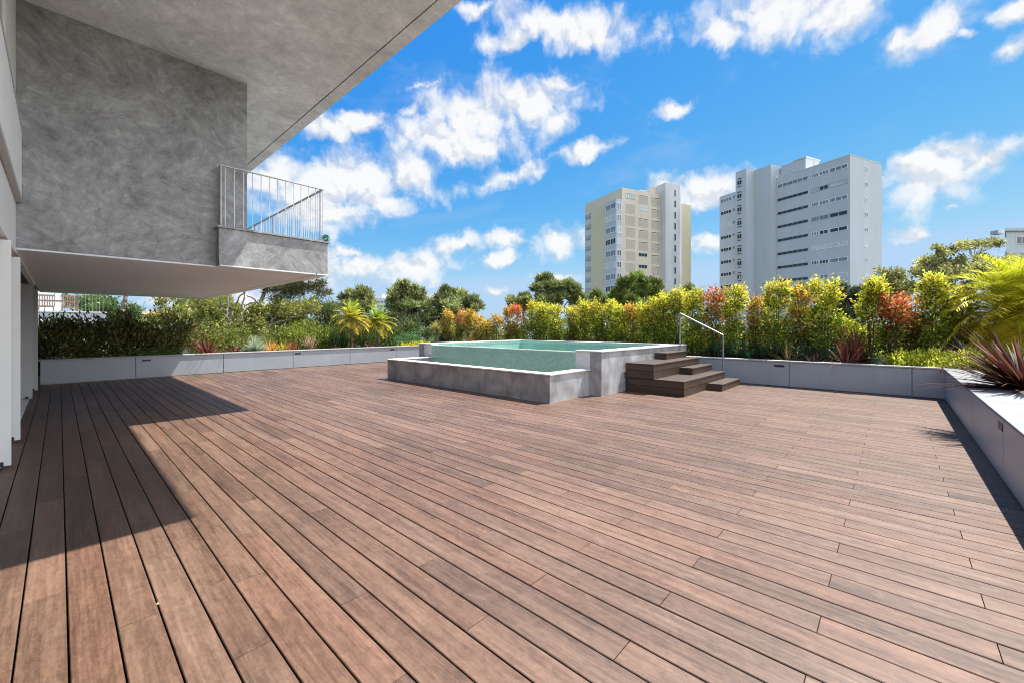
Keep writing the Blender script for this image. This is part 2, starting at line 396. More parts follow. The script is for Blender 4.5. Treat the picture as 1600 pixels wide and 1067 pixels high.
    mr = N(nt, 'ShaderNodeMapRange', interpolation_type='SMOOTHSTEP'); nt.links.new(dt.outputs['Value'], mr.inputs[0]); mr.inputs[1].default_value = -.44; mr.inputs[2].default_value = -.72
    bk = noise(nt, tc.outputs['Generated'], 2.6, 8, .58, .3)
    bk = math_(nt, 'MULTIPLY', ramp(nt, bk, [(.38, (0, 0, 0)), (.54, (1, 1, 1))]), mr.outputs[0])
    base = mixc(nt, bk, base, (11.5, 11.8, 12.3))
    # an unseen low glow beyond the house, added to brighten the towers
    d2 = N(nt, 'ShaderNodeVectorMath', operation='DOT_PRODUCT'); nt.links.new(tc.outputs['Generated'], d2.inputs[0]); d2.inputs[1].default_value = (-.99, .03, .14)
    m2 = N(nt, 'ShaderNodeMapRange', interpolation_type='SMOOTHSTEP'); nt.links.new(d2.outputs['Value'], m2.inputs[0]); m2.inputs[1].default_value = .66; m2.inputs[2].default_value = .92
    base = mixc(nt, m2.outputs[0], base, (5.2, 5.7, 6.4))
    fin = mixc(nt, math_(nt, 'MULTIPLY', cover.outputs[0], .97), base, ccol)
    nt.links.new(fin, bg.inputs[0])
make_world()

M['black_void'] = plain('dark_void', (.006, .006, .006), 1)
# ------------------------------------------------------------------ ground and deck
mg, ntg, pg, _ = newmat('dry_grass_ground')
ng = noise(ntg, coords(ntg), .35, 8, .65)
ntg.links.new(ramp(ntg, ng, [(.3, (.025, .04, .012)), (.55, (.05, .065, .02)), (.75, (.085, .08, .035))]), pg.inputs['Base Color']); pg.inputs['Roughness'].default_value = 1
b = MB(); b.add([(-3000,-3000,-.42),(3000,-3000,-.42),(3000,3000,-.42),(-3000,3000,-.42)], [(0,1,2,3)])
struct(b.build('ground', mg))
DX0, DX1, DY0, DY1 = -.37, 11.04, -.70, 14.56
PITCH = .1463
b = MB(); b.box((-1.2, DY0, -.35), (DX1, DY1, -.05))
struct(b.build('deck_base', M['black_void']))  # coloured black so the gaps between boards stay dark
b = MB()
OFF = {0: .247, 1: .822, 2: 1.374}
for r in range(-3, 76):
    x0 = .026 + PITCH * r + .0034; x1 = x0 + PITCH - .0068
    x0 = max(x0, DX0 + .004); x1 = min(x1, DX1 - .012)
    if x1 - x0 < .02: continue
    y = OFF[r % 3] - 1.691 * 3
    while y < DY1:
        ya, yb = max(y + .0012, DY0), min(y + 1.691 - .0012, DY1 - .012)
        if yb - ya > .02:
            c = .003
            dz = random.uniform(-.0008, .0008)
            V = [(x0,ya,-.022),(x1,ya,-.022),(x1,yb,-.022),(x0,yb,-.022),
                 (x0,ya,-c+dz),(x1,ya,-c+dz),(x1,yb,-c+dz),(x0,yb,-c+dz),
                 (x0+c,ya+.001,dz),(x1-c,ya+.001,dz),(x1-c,yb-.001,dz),(x0+c,yb-.001,dz)]
            b.add(V, [(0,1,5,4),(1,2,6,5),(2,3,7,6),(3,0,4,7),(4,5,9,8),(5,6,10,9),(6,7,11,10),(7,4,8,11),(8,9,10,11)])
        y += 1.691
dk = struct(b.build('deck', M['deck']))
M['edge_shade'] = plain('painted_gap_shade', (.018, .012, .009), .95)  # shade of the gaps painted onto the board sides as near-black colour
dk.data.materials.append(M['edge_shade'])
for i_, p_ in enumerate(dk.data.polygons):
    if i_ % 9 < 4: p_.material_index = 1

# ------------------------------------------------------------------ house
ZS = 2.213; ZC = 5.094; XE = 3.145; YW = 7.40; YB = 7.215; YR = 2.72; YEND = 16.2; XW = -.335
house = thing('modern_house', 'modern grey rendered house with an overhanging upper floor and a flat roof', 'house', (-2, 5, 0))
# roof: soffit field, drip joint, outer band
b = MB(); b.box((-6, YR, ZC), (2.945, YEND, ZC + .35)); b.box((2.965, YR, ZC + .001), (XE, YEND, ZC + .349))
b.box((-5.99, YR + .01, ZC + .352), (XE - .02, YEND - .01, ZC + .40))
rf = b.build('roof', M['ceil_stucco'], house)
b = MB(); b.box((2.945, YR + .01, ZC + .02), (2.965, YEND - .01, ZC + .03)); b.build('drip_joint', M['groove'], rf)
# projecting upper block
b = MB(); b.box((-1.28, YW, ZS + .024), (1.975, YEND - .3, ZC - .002)); blk = b.build('upper_floor', M['wall_stucco'], house)
# underside
b = MB(); b.box((XW + .004, YW + .003, ZS), (2.945, YEND - .2, ZS + .021)); b.box((1.58, YB - .003, ZS + .0005), (2.945, YW + .001, ZS + .0205))
b.box((2.965, YB - .003, ZS), (XE + .002, YEND - .2, ZS + .021))
sf = b.build('soffit', M['soffit'], house)
b = MB(); b.box((2.946, YB + .02, ZS + .014), (2.964, YEND - .22, ZS + .019)); b.build('soffit_joint', M['groove'], sf)
# balcony
b = MB(); b.box((1.57, YB, ZS + .023), (XE, YB + .16, 2.77)); b.box((XE - .16, YB + .161, ZS + .023), (XE, YEND - .25, 2.77))
b.box((1.98, YB + .161, ZS + .024), (XE - .161, YEND - .25, ZS + .2)); b.box((1.57, YB + .161, ZS + .023), (1.73, YW - .002, 2.77))
bal = b.build('balcony', M['wall_stucco'], house, bevel=.004)
b = MB(); b.box((1.545, YB - .028, 2.772), (XE + .022, YB + .18, 2.80)); b.box((XE - .18, YB + .181, 2.772), (XE + .022, YEND - .25, 2.80)); b.box((1.545, YB + .181, 2.772), (1.75, YW - .003, 2.80))
b.build('parapet_cap', M['wall_stucco'], bal, bevel=.003)
ZRT = 3.705
b = MB(); b.box((1.60, YB + .045, ZRT - .012), (XE - .04, YB + .085, ZRT)); b.box((XE - .08, YB + .086, ZRT - .012), (XE - .04, YEND - .3, ZRT))
b.box((1.60, YB + .086, ZRT - .012), (1.64, YW - .004, ZRT)); b.box((1.60, YB + .05, 2.802), (1.612, YW - .01, ZRT - .0125))
rail = b.build('balcony_railing', M['galv'], house)
def baluster(x, y, w=.0048, dpt=.0048):
    b = MB(); b.box((x - w, y - dpt, 2.801), (x + w, y + dpt, ZRT - .0125)); return b.build('baluster', M['galv'], rail)
for k in range(13): baluster(1.66 + k * (XE - .06 - 1.66) / 12, YB + .065)
for k in range(86): baluster(XE - .06, YB + .065 + (k + 1) * .0998, .0048, .0048 if k % 12 else .02)
# street side wall behind the shutters
b = MB()
b.box((XW - .25, -3, 2.17), (XW, YW - .002, 2.74)); b.box((XW - .25, 6.05, 2.742), (XW, YW - .002, ZC - .003)); b.box((XW - .25, -3, 2.742), (XW - .002, 3.2, ZC - .003))
b.box((XW - .25, 3.201, 4.9), (XW - .003, 6.049, ZC - .003)); b.box((XW - .25, 3.201, 2.742), (XW - .003, 6.049, 3.1))
b.build('facade_wall', M['white_panel'], house)
b = MB(); b.box((-6, -3.2, -.3), (-1.3, YEND - .4, ZC - .004)); b.box((-1.29, 13.10, -.3), (XW - .03, YEND - .4, ZS + .02)); b.build('inner_wall', M['wall_stucco'], house)
b = MB(); b.box((-1.28, -3, .03), (-1.24, 13.2, 2.165)); b.build('sliding_glazing', M['glass_dark'], house)
b = MB(); b.box((-1.2, -3, 2.168), (XW - .061, 13.09, 2.21)); b.box((-.47, 7.4, 2.12), (-.45, 13.2, 2.166)); b.box((-.75, -3, 2.12), (-.73, 13.2, 2.166)); b.build('shutter_track', M['black'], house)
b = MB(); b.box((XW - .06, YW + .01, 2.175), (XW + .003, 13.06, 2.235)); b.build('soffit_edge_trim', M['white_panel'], house)
b = MB(); b.box((-1.2, -3, -.02), (DX0 - .004, 13.25, .022)); b.build('door_threshold', M['white_panel'], house)
# first-floor window with frame
b = MB(); b.box((XW - .10, 3.205, 3.105), (XW - .08, 5.8, 4.895)); wn_ = b.build('window', M['glass_dark'], house)
b = MB(); b.box((XW - .12, 5.801, 3.104), (XW - .02, 6.04, 4.896)); b.box((XW - .12, 3.206, 3.104), (XW - .03, 5.8, 3.16)); b.build('window_frame', M['grey_panel'], wn_)
# slatted parapet of the upper loggia
b = MB(); b.box((XW + .002, -3, 3.57), (XW + .05, YW - .005, 3.60)); b.box((XW + .002, -3, 2.75), (XW + .05, YW - .005, 2.79))
sp = b.build('slatted_parapet', M['grey_panel'], house)
b = MB()
y = -2.9
while y < YW - .03:
    b.box((XW + .012, y, 2.791), (XW + .045, y + .05, 3.569)); y += .062
b.build('slats', M['bright_slats'], sp)
# folded shutters: pairs of leaves standing square to the wall
def shutter(y, x1, x0, ztop, mat):
    b = MB(); b.box((x0, y, .035), (x1, y + .035, ztop)); b.box((x0, y + .045, .035), (x1 - .004, y + .08, ztop))
    s = b.build('shutter', mat, house, bevel=.002)
    b = MB(); b.box((x1 - .09, y - .006, .036), (x1 - .045, y + .03, .075)); b.build('pivot_shoe', M['black'], s)
    b = MB(); b.box((x0 + .01, y + .036, .05), (x1 - .02, y + .044, ztop - .01)); b.build('hinge_gap', M['black'], s)
shutter(6.10, -.304, -1.0, 2.136, M['white_panel'])
shutter(7.41, -.302, -.42, 2.125, M['white_panel'])
shutter(11.6, -.33, -.62, 2.11, M['grey_panel'])
shutter(13.0, -.296, -.45, 2.11, M['grey_panel'])

# ------------------------------------------------------------------ planters
PH = .548   # top of panels
def planter(name_label, loc, runs, slots, caps, soil, groupname=None):
    t = thing('planter', name_label, 'planter', loc, 'planters edging the terrace')
    for (a, bb) in runs:
        m = MB(); m.box(a, bb); m.build('panel', M['planter'], t, bevel=.003)
    for (a, bb) in slots:
        m = MB(); m.box(a, bb); s = m.build('slot_light', M['black'], t)
    for (a, bb, mt) in caps:
        m = MB(); m.box(a, bb); m.build('capping', M[mt], t, bevel=.004)
    for (a, bb) in soil:
        m = MB(); m.box(a, bb); m.build('soil', M['soil'], t)
    return t
YL = 14.56
def Xon(px, Y): return at_Y(px, Y)[0]
def Yon(px, X): return at_X(px, X)[1]
js = [-.30, Xon(212, YL), Xon(349, YL), Xon(458, YL), Xon(547, YL), Xon(619, YL), Xon(668, YL) + .6, 11.05]
runs = [((js[i] + .006, YL, .012), (js[i + 1] - .006, YL + .03, PH)) for i in range(len(js) - 1)]
runs.append(((-.3, YL + .04, -.3), (12.9, YL + .10, .44)))
runs.append(((-.6, 17.4, -.4), (13.2, 17.5, .5)))
slots = []
for px in (229, 465.5, 613): 
    x = Xon(px, YL); slots.append(((x - .09, YL - .004, .44), (x + .09, YL + .02, .49)))
caps = [((-.45 if i == 0 else js[i] + .002, YL - .025, PH + .003), (js[i + 1] - .002, YL + .26, PH + .033), 'coping_grey') for i in range(len(js) - 1)]
planter('long pale grey planter along the left side of the deck, half in shade', (5, YL, 0), runs, slots, caps, [((-.5, YL + .11, .2), (13.0, 17.39, .47))])
XB = 11.05
ys = [-.70, Yon(1425, XB), Yon(1233, XB), Yon(1128.7, XB), 4.12]
runs = [((XB, ys[i] + .006, .012), (XB + .03, ys[i + 1] - .006, PH)) for i in range(len(ys) - 1)]
ys2 = [10.3, 12.4, YL - .01]
runs += [((XB, ys2[i] + .006, .012), (XB + .03, ys2[i + 1] - .006, PH)) for i in range(2)]
runs += [((XB + .04, -.7, -.3), (XB + .10, 4.1, .44)), ((13.4, -3.2, -.4), (13.5, 17.3, .5))]
slots = []
for px in (1217.5,):
    y = Yon(px, XB); slots.append(((XB - .004, y - .10, .435), (XB + .02, y + .10, .485)))
caps = [((XB - .025, ys[i] + .002 if i else -.655, PH + .003), (XB + .26, ys[i + 1] - .002, PH + .033), 'coping_grey') for i in range(len(ys) - 1)]
caps += [((XB - .025, 10.3, PH + .003), (XB + .26, YL - .03, PH + .033), 'coping_grey')]
planter('grey planter across the far end of the deck under the yellow hedge', (XB, 2, 0), runs, slots, caps, [((XB + .11, -3, .2), (13.39, 4.1, .47)), ((11.62, 4.1, .2), (13.385, 10.3, .468)), ((XB + .11, 10.31, .2), (13.39, YL + .1, .466))])
YQ = -.69
xs = [XB - .005, Xon(1493, YQ), Xon(1519, YQ), Xon(1568, YQ), 2.6, 1.0, -.3]
runs = [((xs[i] - .006, YQ, .012), (xs[i + 1] + .006, YQ - .03, PH)) for i in range(len(xs) - 1)]
runs += [((-.3, YQ - .04, -.3), (XB, YQ - .10, .44)), ((-.3, -3.3, -.4), (13.4, -3.2, .5))]
slots = []
xx = Xon(1563.5, YQ); slots.append(((xx - .10, YQ + .004, .425), (xx + .10, YQ - .02, .49)))
xx = Xon(1494.5, YQ); slots.append(((xx - .05, YQ + .004, .44), (xx + .05, YQ - .02, .48)))
xc = [XB + .26, Xon(1541, YQ) , 3.9, 2.0, -.3]
caps = [((xc[i] - .004, YQ + .025, PH + .003), (xc[i + 1] + .004, YQ - .38, PH + .033), 'coping_pale') for i in range(len(xc) - 1)]
planter('planter with a broad pale capping along the right edge of the deck', (6, YQ, 0), runs, slots, caps, [((-.3, -3.19, .2), (XB + .1, YQ - .11, .465))])

# ------------------------------------------------------------------ pool
P0, P1, PY0, PY1, PZ = 7.10, 11.55, 4.17, 10.2, .845
BX, BY0, BY1, BZ = 5.80, 4.43, 9.74, .485
pool = thing('swimming_pool', 'raised rectangular pool with green mosaic overflow wall and grey rendered sides', 'swimming pool', (8.5, 7, 0))
w = .26
b = MB()
b.box((P0, PY0, -.3), (P1, PY0 + w, PZ)); b.box((P0, PY1 - w, -.3), (P1, PY1, PZ)); b.box((P1 - w, PY0 + w, -.3), (P1, PY1 - w, PZ))
b.build('pool_wall', M['pool_wall'], pool, bevel=.003)
for ya, yb in ((PY0 + w + .001, PY0 + w + .34), (PY1 - w - .34, PY1 - w - .001)):
    b = MB(); b.box((P0 + .003, ya, -.3), (P0 + .22, yb, PZ - .001)); b.build('stone_cheek', M['coping_white'], pool)
b = MB(); b.box((P0, PY0 + w + .341, -.3), (P0 + .22, PY1 - w - .341, PZ - .03)); b.build('overflow_wall', M['mosaic'], pool)
b = MB(); b.box((P0 + .221, PY0 + w + .001, -.3), (P1 - w - .001, PY1 - w - .001, -.28))
b.box((P1 - w - .012, PY0 + w + .002, -.279), (P1 - w - .002, PY1 - w - .002, PZ - .002)); b.box((P0 + .222, PY0 + w + .001, -.279), (P1 - w - .013, PY0 + w + .011, PZ - .002))
b.box((P0 + .222, PY1 - w - .011, -.279), (P1 - w - .013, PY1 - w - .001, PZ - .002))
b.build('pool_lining', M['lining'], pool)
l = .022
b = MB(); b.box((P0 - l, PY0 - l, PZ + .002), (P1 + l, PY0 + w + .03, PZ + .027)); b.box((P0 - l, PY1 - w - .03, PZ + .002), (P1 + l, PY1 + l, PZ + .027)); b.box((P1 - w - .03, PY0 + w + .031, PZ + .002), (P1 + l, PY1 - w - .031, PZ + .027))
b.box((P0 - .0215, PY0 + w + .031, PZ + .0021), (P0 + .24, PY0 + w + .345, PZ + .0269)); b.box((P0 - .0215, PY1 - w - .345, PZ + .0021), (P0 + .24, PY1 - w - .031, PZ + .0269))
b.build('pool_coping', M['coping_white'], pool, bevel=.004)
b = MB(); b.box((P0 + .02, PY0 + w + .342, PZ - .029), (P0 + .221, PY1 - w - .342, PZ - .012)); b.build('overflow_lip', M['coping_pale_wet'], pool, bevel=.006)
def sheet(name, x0, x1, y0, y1, z, par):
    b = MB(); b.add([(x0,y0,z),(x1,y0,z),(x1,y1,z),(x0,y1,z)], [(0,1,2,3)]); return b.build(name, M['water'], par)
sheet('water', P0 + .222, P1 - w - .013, PY0 + w + .012, PY1 - w - .012, PZ - .014, pool)
# catch basin
b = MB(); b.box((BX, BY0, -.3), (BX + .2, BY1, BZ)); b.box((BX + .201, BY0, -.3), (P0 - .001, BY0 + .2, BZ)); b.box((BX + .201, BY1 - .2, -.3), (P0 - .001, BY1, BZ))
bas = b.build('catch_basin', M['pool_wall'], pool, bevel=.003)
b = MB(); b.box((BX + .202, BY0 + .201, -.2), (P0 - .002, BY1 - .201, -.1)); b.box((BX + .2005, BY0 + .201, -.099), (BX + .212, BY1 - .201, BZ - .002)); b.build('basin_lining', M['mosaic'], bas)
b = MB(); b.box((BX - l, BY0 - l, BZ + .002), (BX + .22, BY1 + l, BZ + .027)); b.box((BX + .221, BY0 - l, BZ + .002), (P0 - .001, BY0 + .22, BZ + .027)); b.box((BX + .221, BY1 - .22, BZ + .002), (P0 - .001, BY1 + l, BZ + .027))
b.build('basin_coping', M['coping_white'], bas, bevel=.004)
sheet('basin_water', BX + .213, P0 - .003, BY0 + .202, BY1 - .202, .34, bas)

# steps up to the pool
st = thing('pool_steps', 'dark brown bamboo steps with narrow half treads beside the pool', 'steps', (9.3, 3.4, 0))
def tier(name, x0, x1, y0, y1, z0, z1):
    b = MB(); n = max(1, round((z1 - z0) / .148))
    hh = (z1 - z0) / n
    for k in range(n):
        t = .004 if k < n - 1 else 0
        b.box((x0 + t * .5, y0 + t * .5, z0 + k * hh + .003), (x1 - t * .5, y1, z0 + (k + 1) * hh - (.022 if k == n - 1 else .002)))
    y = y0
    nb = max(1, round((y1 - y0) / .145)); wd = (y1 - y0) / nb
    for k in range(nb): b.box((x0 - .008, y0 - .008 + k * wd + (.002 if k else 0), z1 - .021), (x1 + .008, y0 - .008 + (k + 1) * wd - .002, z1))
    return b.build(name, M['step'], st, bevel=.002)
tier('lower_tread', 8.06, 10.64, 2.95, 4.14, 0, .297)
tier('upper_tread', 8.02, 10.64, 3.53, 4.14, .2985, .595)
tier('half_step', 9.34, 10.68, 2.635, 2.935, 0, .148)
tier('half_step', 9.34, 10.66, 3.235, 3.515, .2985, .445)
tier('half_step', 9.42, 10.66, 3.84, 4.13, .5965, .742)
# handrail
hr = thing('handrail', 'brushed steel handrail rising from the deck to the pool edge beside the steps', 'handrail', (10.76, 3.0, 0))
pa = at_Y(1057.5, 4.205); pb = at_X(1130, 10.76)
da, db = dep_Y(1057.5, 4.205), dep_X(1130, 10.76)
za, zb = zz(491, da), zz(525, db)
pa[1] = 4.12
b = MB(); b.tube([(pa[0], pa[1], .02), (pa[0], pa[1], za)], .018, 12); b.build('post', M['steel'], hr, smooth=False)
b = MB(); b.tube([(pb[0], pb[1], .0), (pb[0], pb[1], zb)], .018, 12); b.build('post', M['steel'], hr)
b = MB(); b.tube([(pa[0], pa[1], za + .012), (pb[0], pb[1], zb + .012)], .021, 12); b.build('rail', M['steel'], hr)
b = MB(); b.tube([(pb[0], pb[1], .001), (pb[0], pb[1], .012)], .045, 14); b.build('base_plate', M['steel'], hr)

# ------------------------------------------------------------------ plants
def unit(v): return v / (np.linalg.norm(v, axis=-1, keepdims=True) + 1e-9)
def card_mesh(name, P, D, L, W, C, mat, parent=None, origin=None, fold=.25):
    """one small pointed leaf per row: base P, direction D, length L, width W, colour C"""
    n = len(P); D = unit(D)
    rnd = unit(rng.normal(size=(n, 3))); S = unit(np.cross(D, rnd)); U = np.cross(S, D)
    L = np.broadcast_to(L, (n,))[:, None]; W = np.broadcast_to(W, (n,))[:, None]
    mid = P + D * L * .45
    V = np.empty((n, 4, 3))
    V[:, 0] = P; V[:, 1] = mid + S * W * .5 + U * W * fold; V[:, 2] = P + D * L; V[:, 3] = mid - S * W * .5 + U * W * fold
    return raw_mesh(name, V.reshape(-1, 3), 4, np.repeat(C, 4, 0), mat, parent, origin)
def raw_mesh(name, V, k, C, mat, parent=None, origin=None, faces=None):
    org = ORG[parent.name] if parent is not None else np.array(origin if origin is not None else (0, 0, 0), float)
    me = bpy.data.meshes.new(name)
    V = V - org
    nv = len(V)
    if faces is None: faces = np.arange(nv).reshape(-1, k)
    nf = len(faces); k = faces.shape[1]
    me.vertices.add(nv); me.vertices.foreach_set('co', V.astype(np.float32).ravel())
    me.loops.add(nf * k); me.loops.foreach_set('vertex_index', faces.astype(np.int32).ravel())
    me.polygons.add(nf); me.polygons.foreach_set('loop_start', np.arange(0, nf * k, k, dtype=np.int32)); me.polygons.foreach_set('loop_total', np.full(nf, k, np.int32))
    me.update(calc_edges=True)
    at = me.color_attributes.new('leaf_colour', 'FLOAT_COLOR', 'POINT')
    at.data.foreach_set('color', np.concatenate([C, np.ones((nv, 1))], 1).astype(np.float32).ravel())
    me.materials.append(mat)
    o = bpy.data.objects.new(name, me); COL.objects.link(o); ORG[o.name] = org
    if parent is not None: o.parent = parent
    else: o.location = org
    return o
def pal(n, cols, w=None, var=.18):
    cols = np.array(cols, float); i = rng.choice(len(cols), n, p=w)
    c = cols[i] * (1 + rng.normal(size=(n, 1)) * var) * (1 + rng.normal(size=(n, 3)) * .06)
    return np.clip(c, .004, .9)
def strips(name, base, dirs, L, W, droop, C, mat, parent, seg=6, tipcol=None, taper=.75):
    """arching sword leaves: tapered folded ribbons"""
    n = len(base); dirs = unit(dirs)
    L = np.broadcast_to(L, (n,)); W = np.broadcast_to(W, (n,)); droop = np.broadcast_to(droop, (n,))
    up = np.array([0, 0, 1.])
    side = np.cross(dirs, up); bad = np.linalg.norm(side, axis=1) < .05; side[bad] = (1, 0, 0); side = unit(side)
    V = np.empty((n, seg + 1, 3, 3)); Cc = np.empty((n, seg + 1, 3, 3))
    p = base.copy(); d = dirs.copy()
    for s in range(seg + 1):
        t = s / seg
        wv = W * (.55 + .45 * min(1, t * 4)) * (1 - t ** 2.2 * (1 - .04)) if taper else W
        nrm = np.cross(side, d)
        V[:, s, 0] = p - side * wv[:, None] * .5 + nrm * wv[:, None] * .12; V[:, s, 1] = p; V[:, s, 2] = p + side * wv[:, None] * .5 + nrm * wv[:, None] * .12
        cc = C if tipcol is None else C * (1 - t) + tipcol * t
        Cc[:, s, :] = cc[:, None, :]
        p = p + d * (L / seg)[:, None]
        d = unit(d - up * (droop * (t + .25) / seg * 2)[:, None])
    F = []
    k = (seg + 1) * 3
    f0 = []
    for s in range(seg):
        for j in (0, 1): f0.append((s*3+j, s*3+j+1, (s+1)*3+j+1, (s+1)*3+j))
    f0 = np.array(f0)
    F = (f0[None] + (np.arange(n) * k)[:, None, None]).reshape(-1, 4)
    return raw_mesh(name, V.reshape(-1, 3), 4, Cc.reshape(-1, 3), mat, parent, faces=F)

YEL = [(.86,.72,.05),(.76,.70,.05),(.56,.60,.04),(.90,.78,.16)]
GRN = [(.10,.15,.025),(.15,.21,.03),(.07,.11,.02)]
YG = [(.27,.33,.035),(.19,.26,.03),(.36,.39,.04)]
RED = [(.64,.13,.06),(.70,.26,.08),(.50,.10,.06),(.64,.38,.11)]
ORA = [(.68,.32,.07),(.62,.42,.08),(.58,.20,.07),(.46,.40,.08)]
BRZ = [(.15,.10,.045),(.10,.11,.03),(.22,.13,.06)]

def column_shrub(px, hw, ytop, kind, label, X=12.3, extra=None):
    d = dep_X(px, X); X0, Y0, _ = at_X(px, X); X0 += rng.uniform(-.25, .25)
    ztop = zz(ytop, d); z0 = .47; r = hw / FPX * d * .90; Hh = ztop - z0
    t = thing('column_shrub', label, 'shrub', (X0, Y0, z0), 'columnar hedge shrubs along the back planter')
    b = MB(); tops = []
    for k in range(5):
        a = rng.uniform(0, 6.28); rr = rng.uniform(.02, r * .55)
        bx, by = X0 + math.cos(a) * rr * .4, Y0 + math.sin(a) * rr * .4
        tx, ty = X0 + math.cos(a) * rr, Y0 + math.sin(a) * rr
        hh = Hh * rng.uniform(.8, .95)
        b.tube([(bx, by, z0), ((bx + tx) / 2 + rng.normal() * .03, (by + ty) / 2 + rng.normal() * .03, z0 + hh * .5), (tx, ty, z0 + hh)], [.013, .010, .004], 5)
    b.build('stem', M['stem'], t)
    nc = int((34 if kind in 'RO' else 44) * max(.8, r / .3) * Hh / 1.7) ; cz = rng.beta(1.25, .95, nc)
    if kind == 'R': prof = .55 + .45 * np.sin(np.clip(cz, 0, 1) * 2.6)
    else: prof = .62 + .38 * np.sin(np.clip(cz, 0, 1) * 2.9 + .1)
    ca = rng.uniform(0, 6.28, nc); cr = r * prof * np.sqrt(rng.uniform(.12, 1, nc))
    low = .16 if kind in 'YG' else .24
    Cc = np.stack([X0 + np.cos(ca) * cr, Y0 + np.sin(ca) * cr, z0 + Hh * (low + (1 - low) * cz) - .05], 1)
    per = 80
    i = np.repeat(np.arange(nc), per); n = len(i)
    off = rng.normal(size=(n, 3)) * np.array([.065, .065, .085])
    tone = (1 + rng.normal(size=nc) * .22)[i]
    P = Cc[i] + off
    keep = P[:, 2] > z0 + .12; P = P[keep]; off = off[keep]; tone = np.clip(tone[keep], .55, 1.5)[:, None]; n = len(P)
    out = np.stack([P[:, 0] - X0, P[:, 1] - Y0, np.zeros(n)], 1)
    D = unit(out) * .7 + unit(off) * .5 + np.array([0, 0, .75]) + rng.normal(size=(n, 3)) * .35
    top = (P[:, 2] - z0) / Hh; outn = np.linalg.norm(out, axis=1) / r
    flush = np.clip((top - .50) * 1.8 + (outn - .6) * .55 + rng.normal(size=n) * .28, 0, 1)
    if kind == 'Y': a, bb, w = pal(n, GRN + YG), pal(n, YEL + YEL + YG[:1] + ORA[:1]), flush
    elif kind == 'G': a, bb, w = pal(n, GRN + YG[:2]), pal(n, YG + YEL[1:3]), flush
    elif kind == 'R': a, bb, w = pal(n, BRZ + GRN + YG), pal(n, RED), np.clip(flush * 1.15, 0, 1)
    else: a, bb, w = pal(n, BRZ + YG), pal(n, ORA + YEL[:1]), np.clip(flush * 1.15, 0, 1)
    pick = (rng.uniform(size=n) < w)[:, None]
    C = np.clip(np.where(pick, bb, a) * tone, 0, .92)
    L = rng.uniform(.045, .090, n)
    card_mesh('foliage', P, D, L, L * .55, C, M['leaf'], t)
    return t
HEDGE = [
 (698,9,487,'O','slender orange shrub at the left end of the back hedge, beside the small yucca'),
 (714,10,488,'R','small red shrub next to the leftmost orange shrub of the back hedge'),
 (729,10,485,'O','orange tipped slender shrub just right of the leftmost red hedge shrub'),
 (745,12,496,'O','low bronze and orange shrub filling the dip of the hedge left of the pool corner'),
 (762,12,500,'O','lowest bronze shrub in the dip of the hedge under the open sky'),
 (779,10,493,'O','thin orange shrub at the right side of the dip in the hedge'),
 (797,8,483,'O','slim peach coloured shrub above the far pool corner, left of a red one'),
 (811,9,480,'R','red shrub above the far pool corner beside the first yellow clump'),
 (832,17,475,'Y','broad yellow shrub right of the red one above the far pool corner'),
 (853,13,477,'Y','yellow shrub touching the right side of the broad yellow one above the pool corner'),
 (873,14,478,'Y','yellow green shrub with orange tips below the tall pine left of the beige tower'),
 (893,10,483,'Y','short yellow shrub left of the foot of the beige tower'),
 (906,9,481,'O','peach tipped shrub at the left foot of the beige tower'),
 (918,9,473,'Y','pointed yellow shrub under the left edge of the beige tower'),
 (934,9,471,'Y','second pointed yellow shrub under the beige tower, left of the round pine'),
 (948,10,474,'Y','yellow shrub directly left of the round pine in front of the beige tower'),
 (964,9,486,'G','low green shrub in front of the left half of the round pine'),
 (975,7,480,'Y','narrow yellow spire in front of the middle of the round pine'),
 (988,11,477,'O','peach coloured spire in front of the right half of the round pine'),
 (1007,11,479,'Y','yellow green shrub under the right edge of the round pine'),
 (1024,13,469,'Y','yellow shrub between the round pine and the handrail'),
 (1038,12,460,'Y','taller yellow shrub two to the left of the handrail top'),
 (1056,13,453,'Y','tall yellow topped shrub directly behind the upper handrail post'),
 (1087,15,452,'Y','tall yellow green shrub behind the sloping handrail, left of the bright red one'),
 (1115,14,452,'R','tall bright red shrub behind the lower handrail post'),
 (1150,15,451,'Y','tall yellow topped shrub right of the bright red one, below the white tower edge'),
 (1182,13,464,'O','loose orange and bronze shrub between two tall yellow ones below the white tower'),
 (1216,18,445,'Y','large yellow topped column below the stair shaft of the white tower'),
 (1253,14,452,'O','orange topped shrub between the two largest yellow columns'),
 (1290,20,443,'Y','widest yellow topped column, left of the dark gap in the hedge'),
 (1365,18,439,'Y','lone narrow yellow green column right of the dark gap in the hedge'),
 (1396,15,461,'R','red tipped shrub right of the lone yellow column'),
 (1426,15,462,'R','rust red shrub left of the last tall yellow column'),
 (1458,17,435,'Y','last tall yellow column, in front of the spreading grey green tree'),
 (1497,20,457,'Y','yellow green shrub just left of the large feathery palm')]
for h in HEDGE: column_shrub(*h)
for px, hw, yt, lab in [(1330, 22, 505, 'low yellow green bush at the foot of the dark gap in the hedge'), (1345, 16, 515, 'small yellow green bush left of the lone yellow column'),
                        (1085, 16, 530, 'small bright bush in the planter right of the pool end')]:
    column_shrub(px, hw, yt, 'G', lab, X=12.6 if px > 1100 else 11.9)

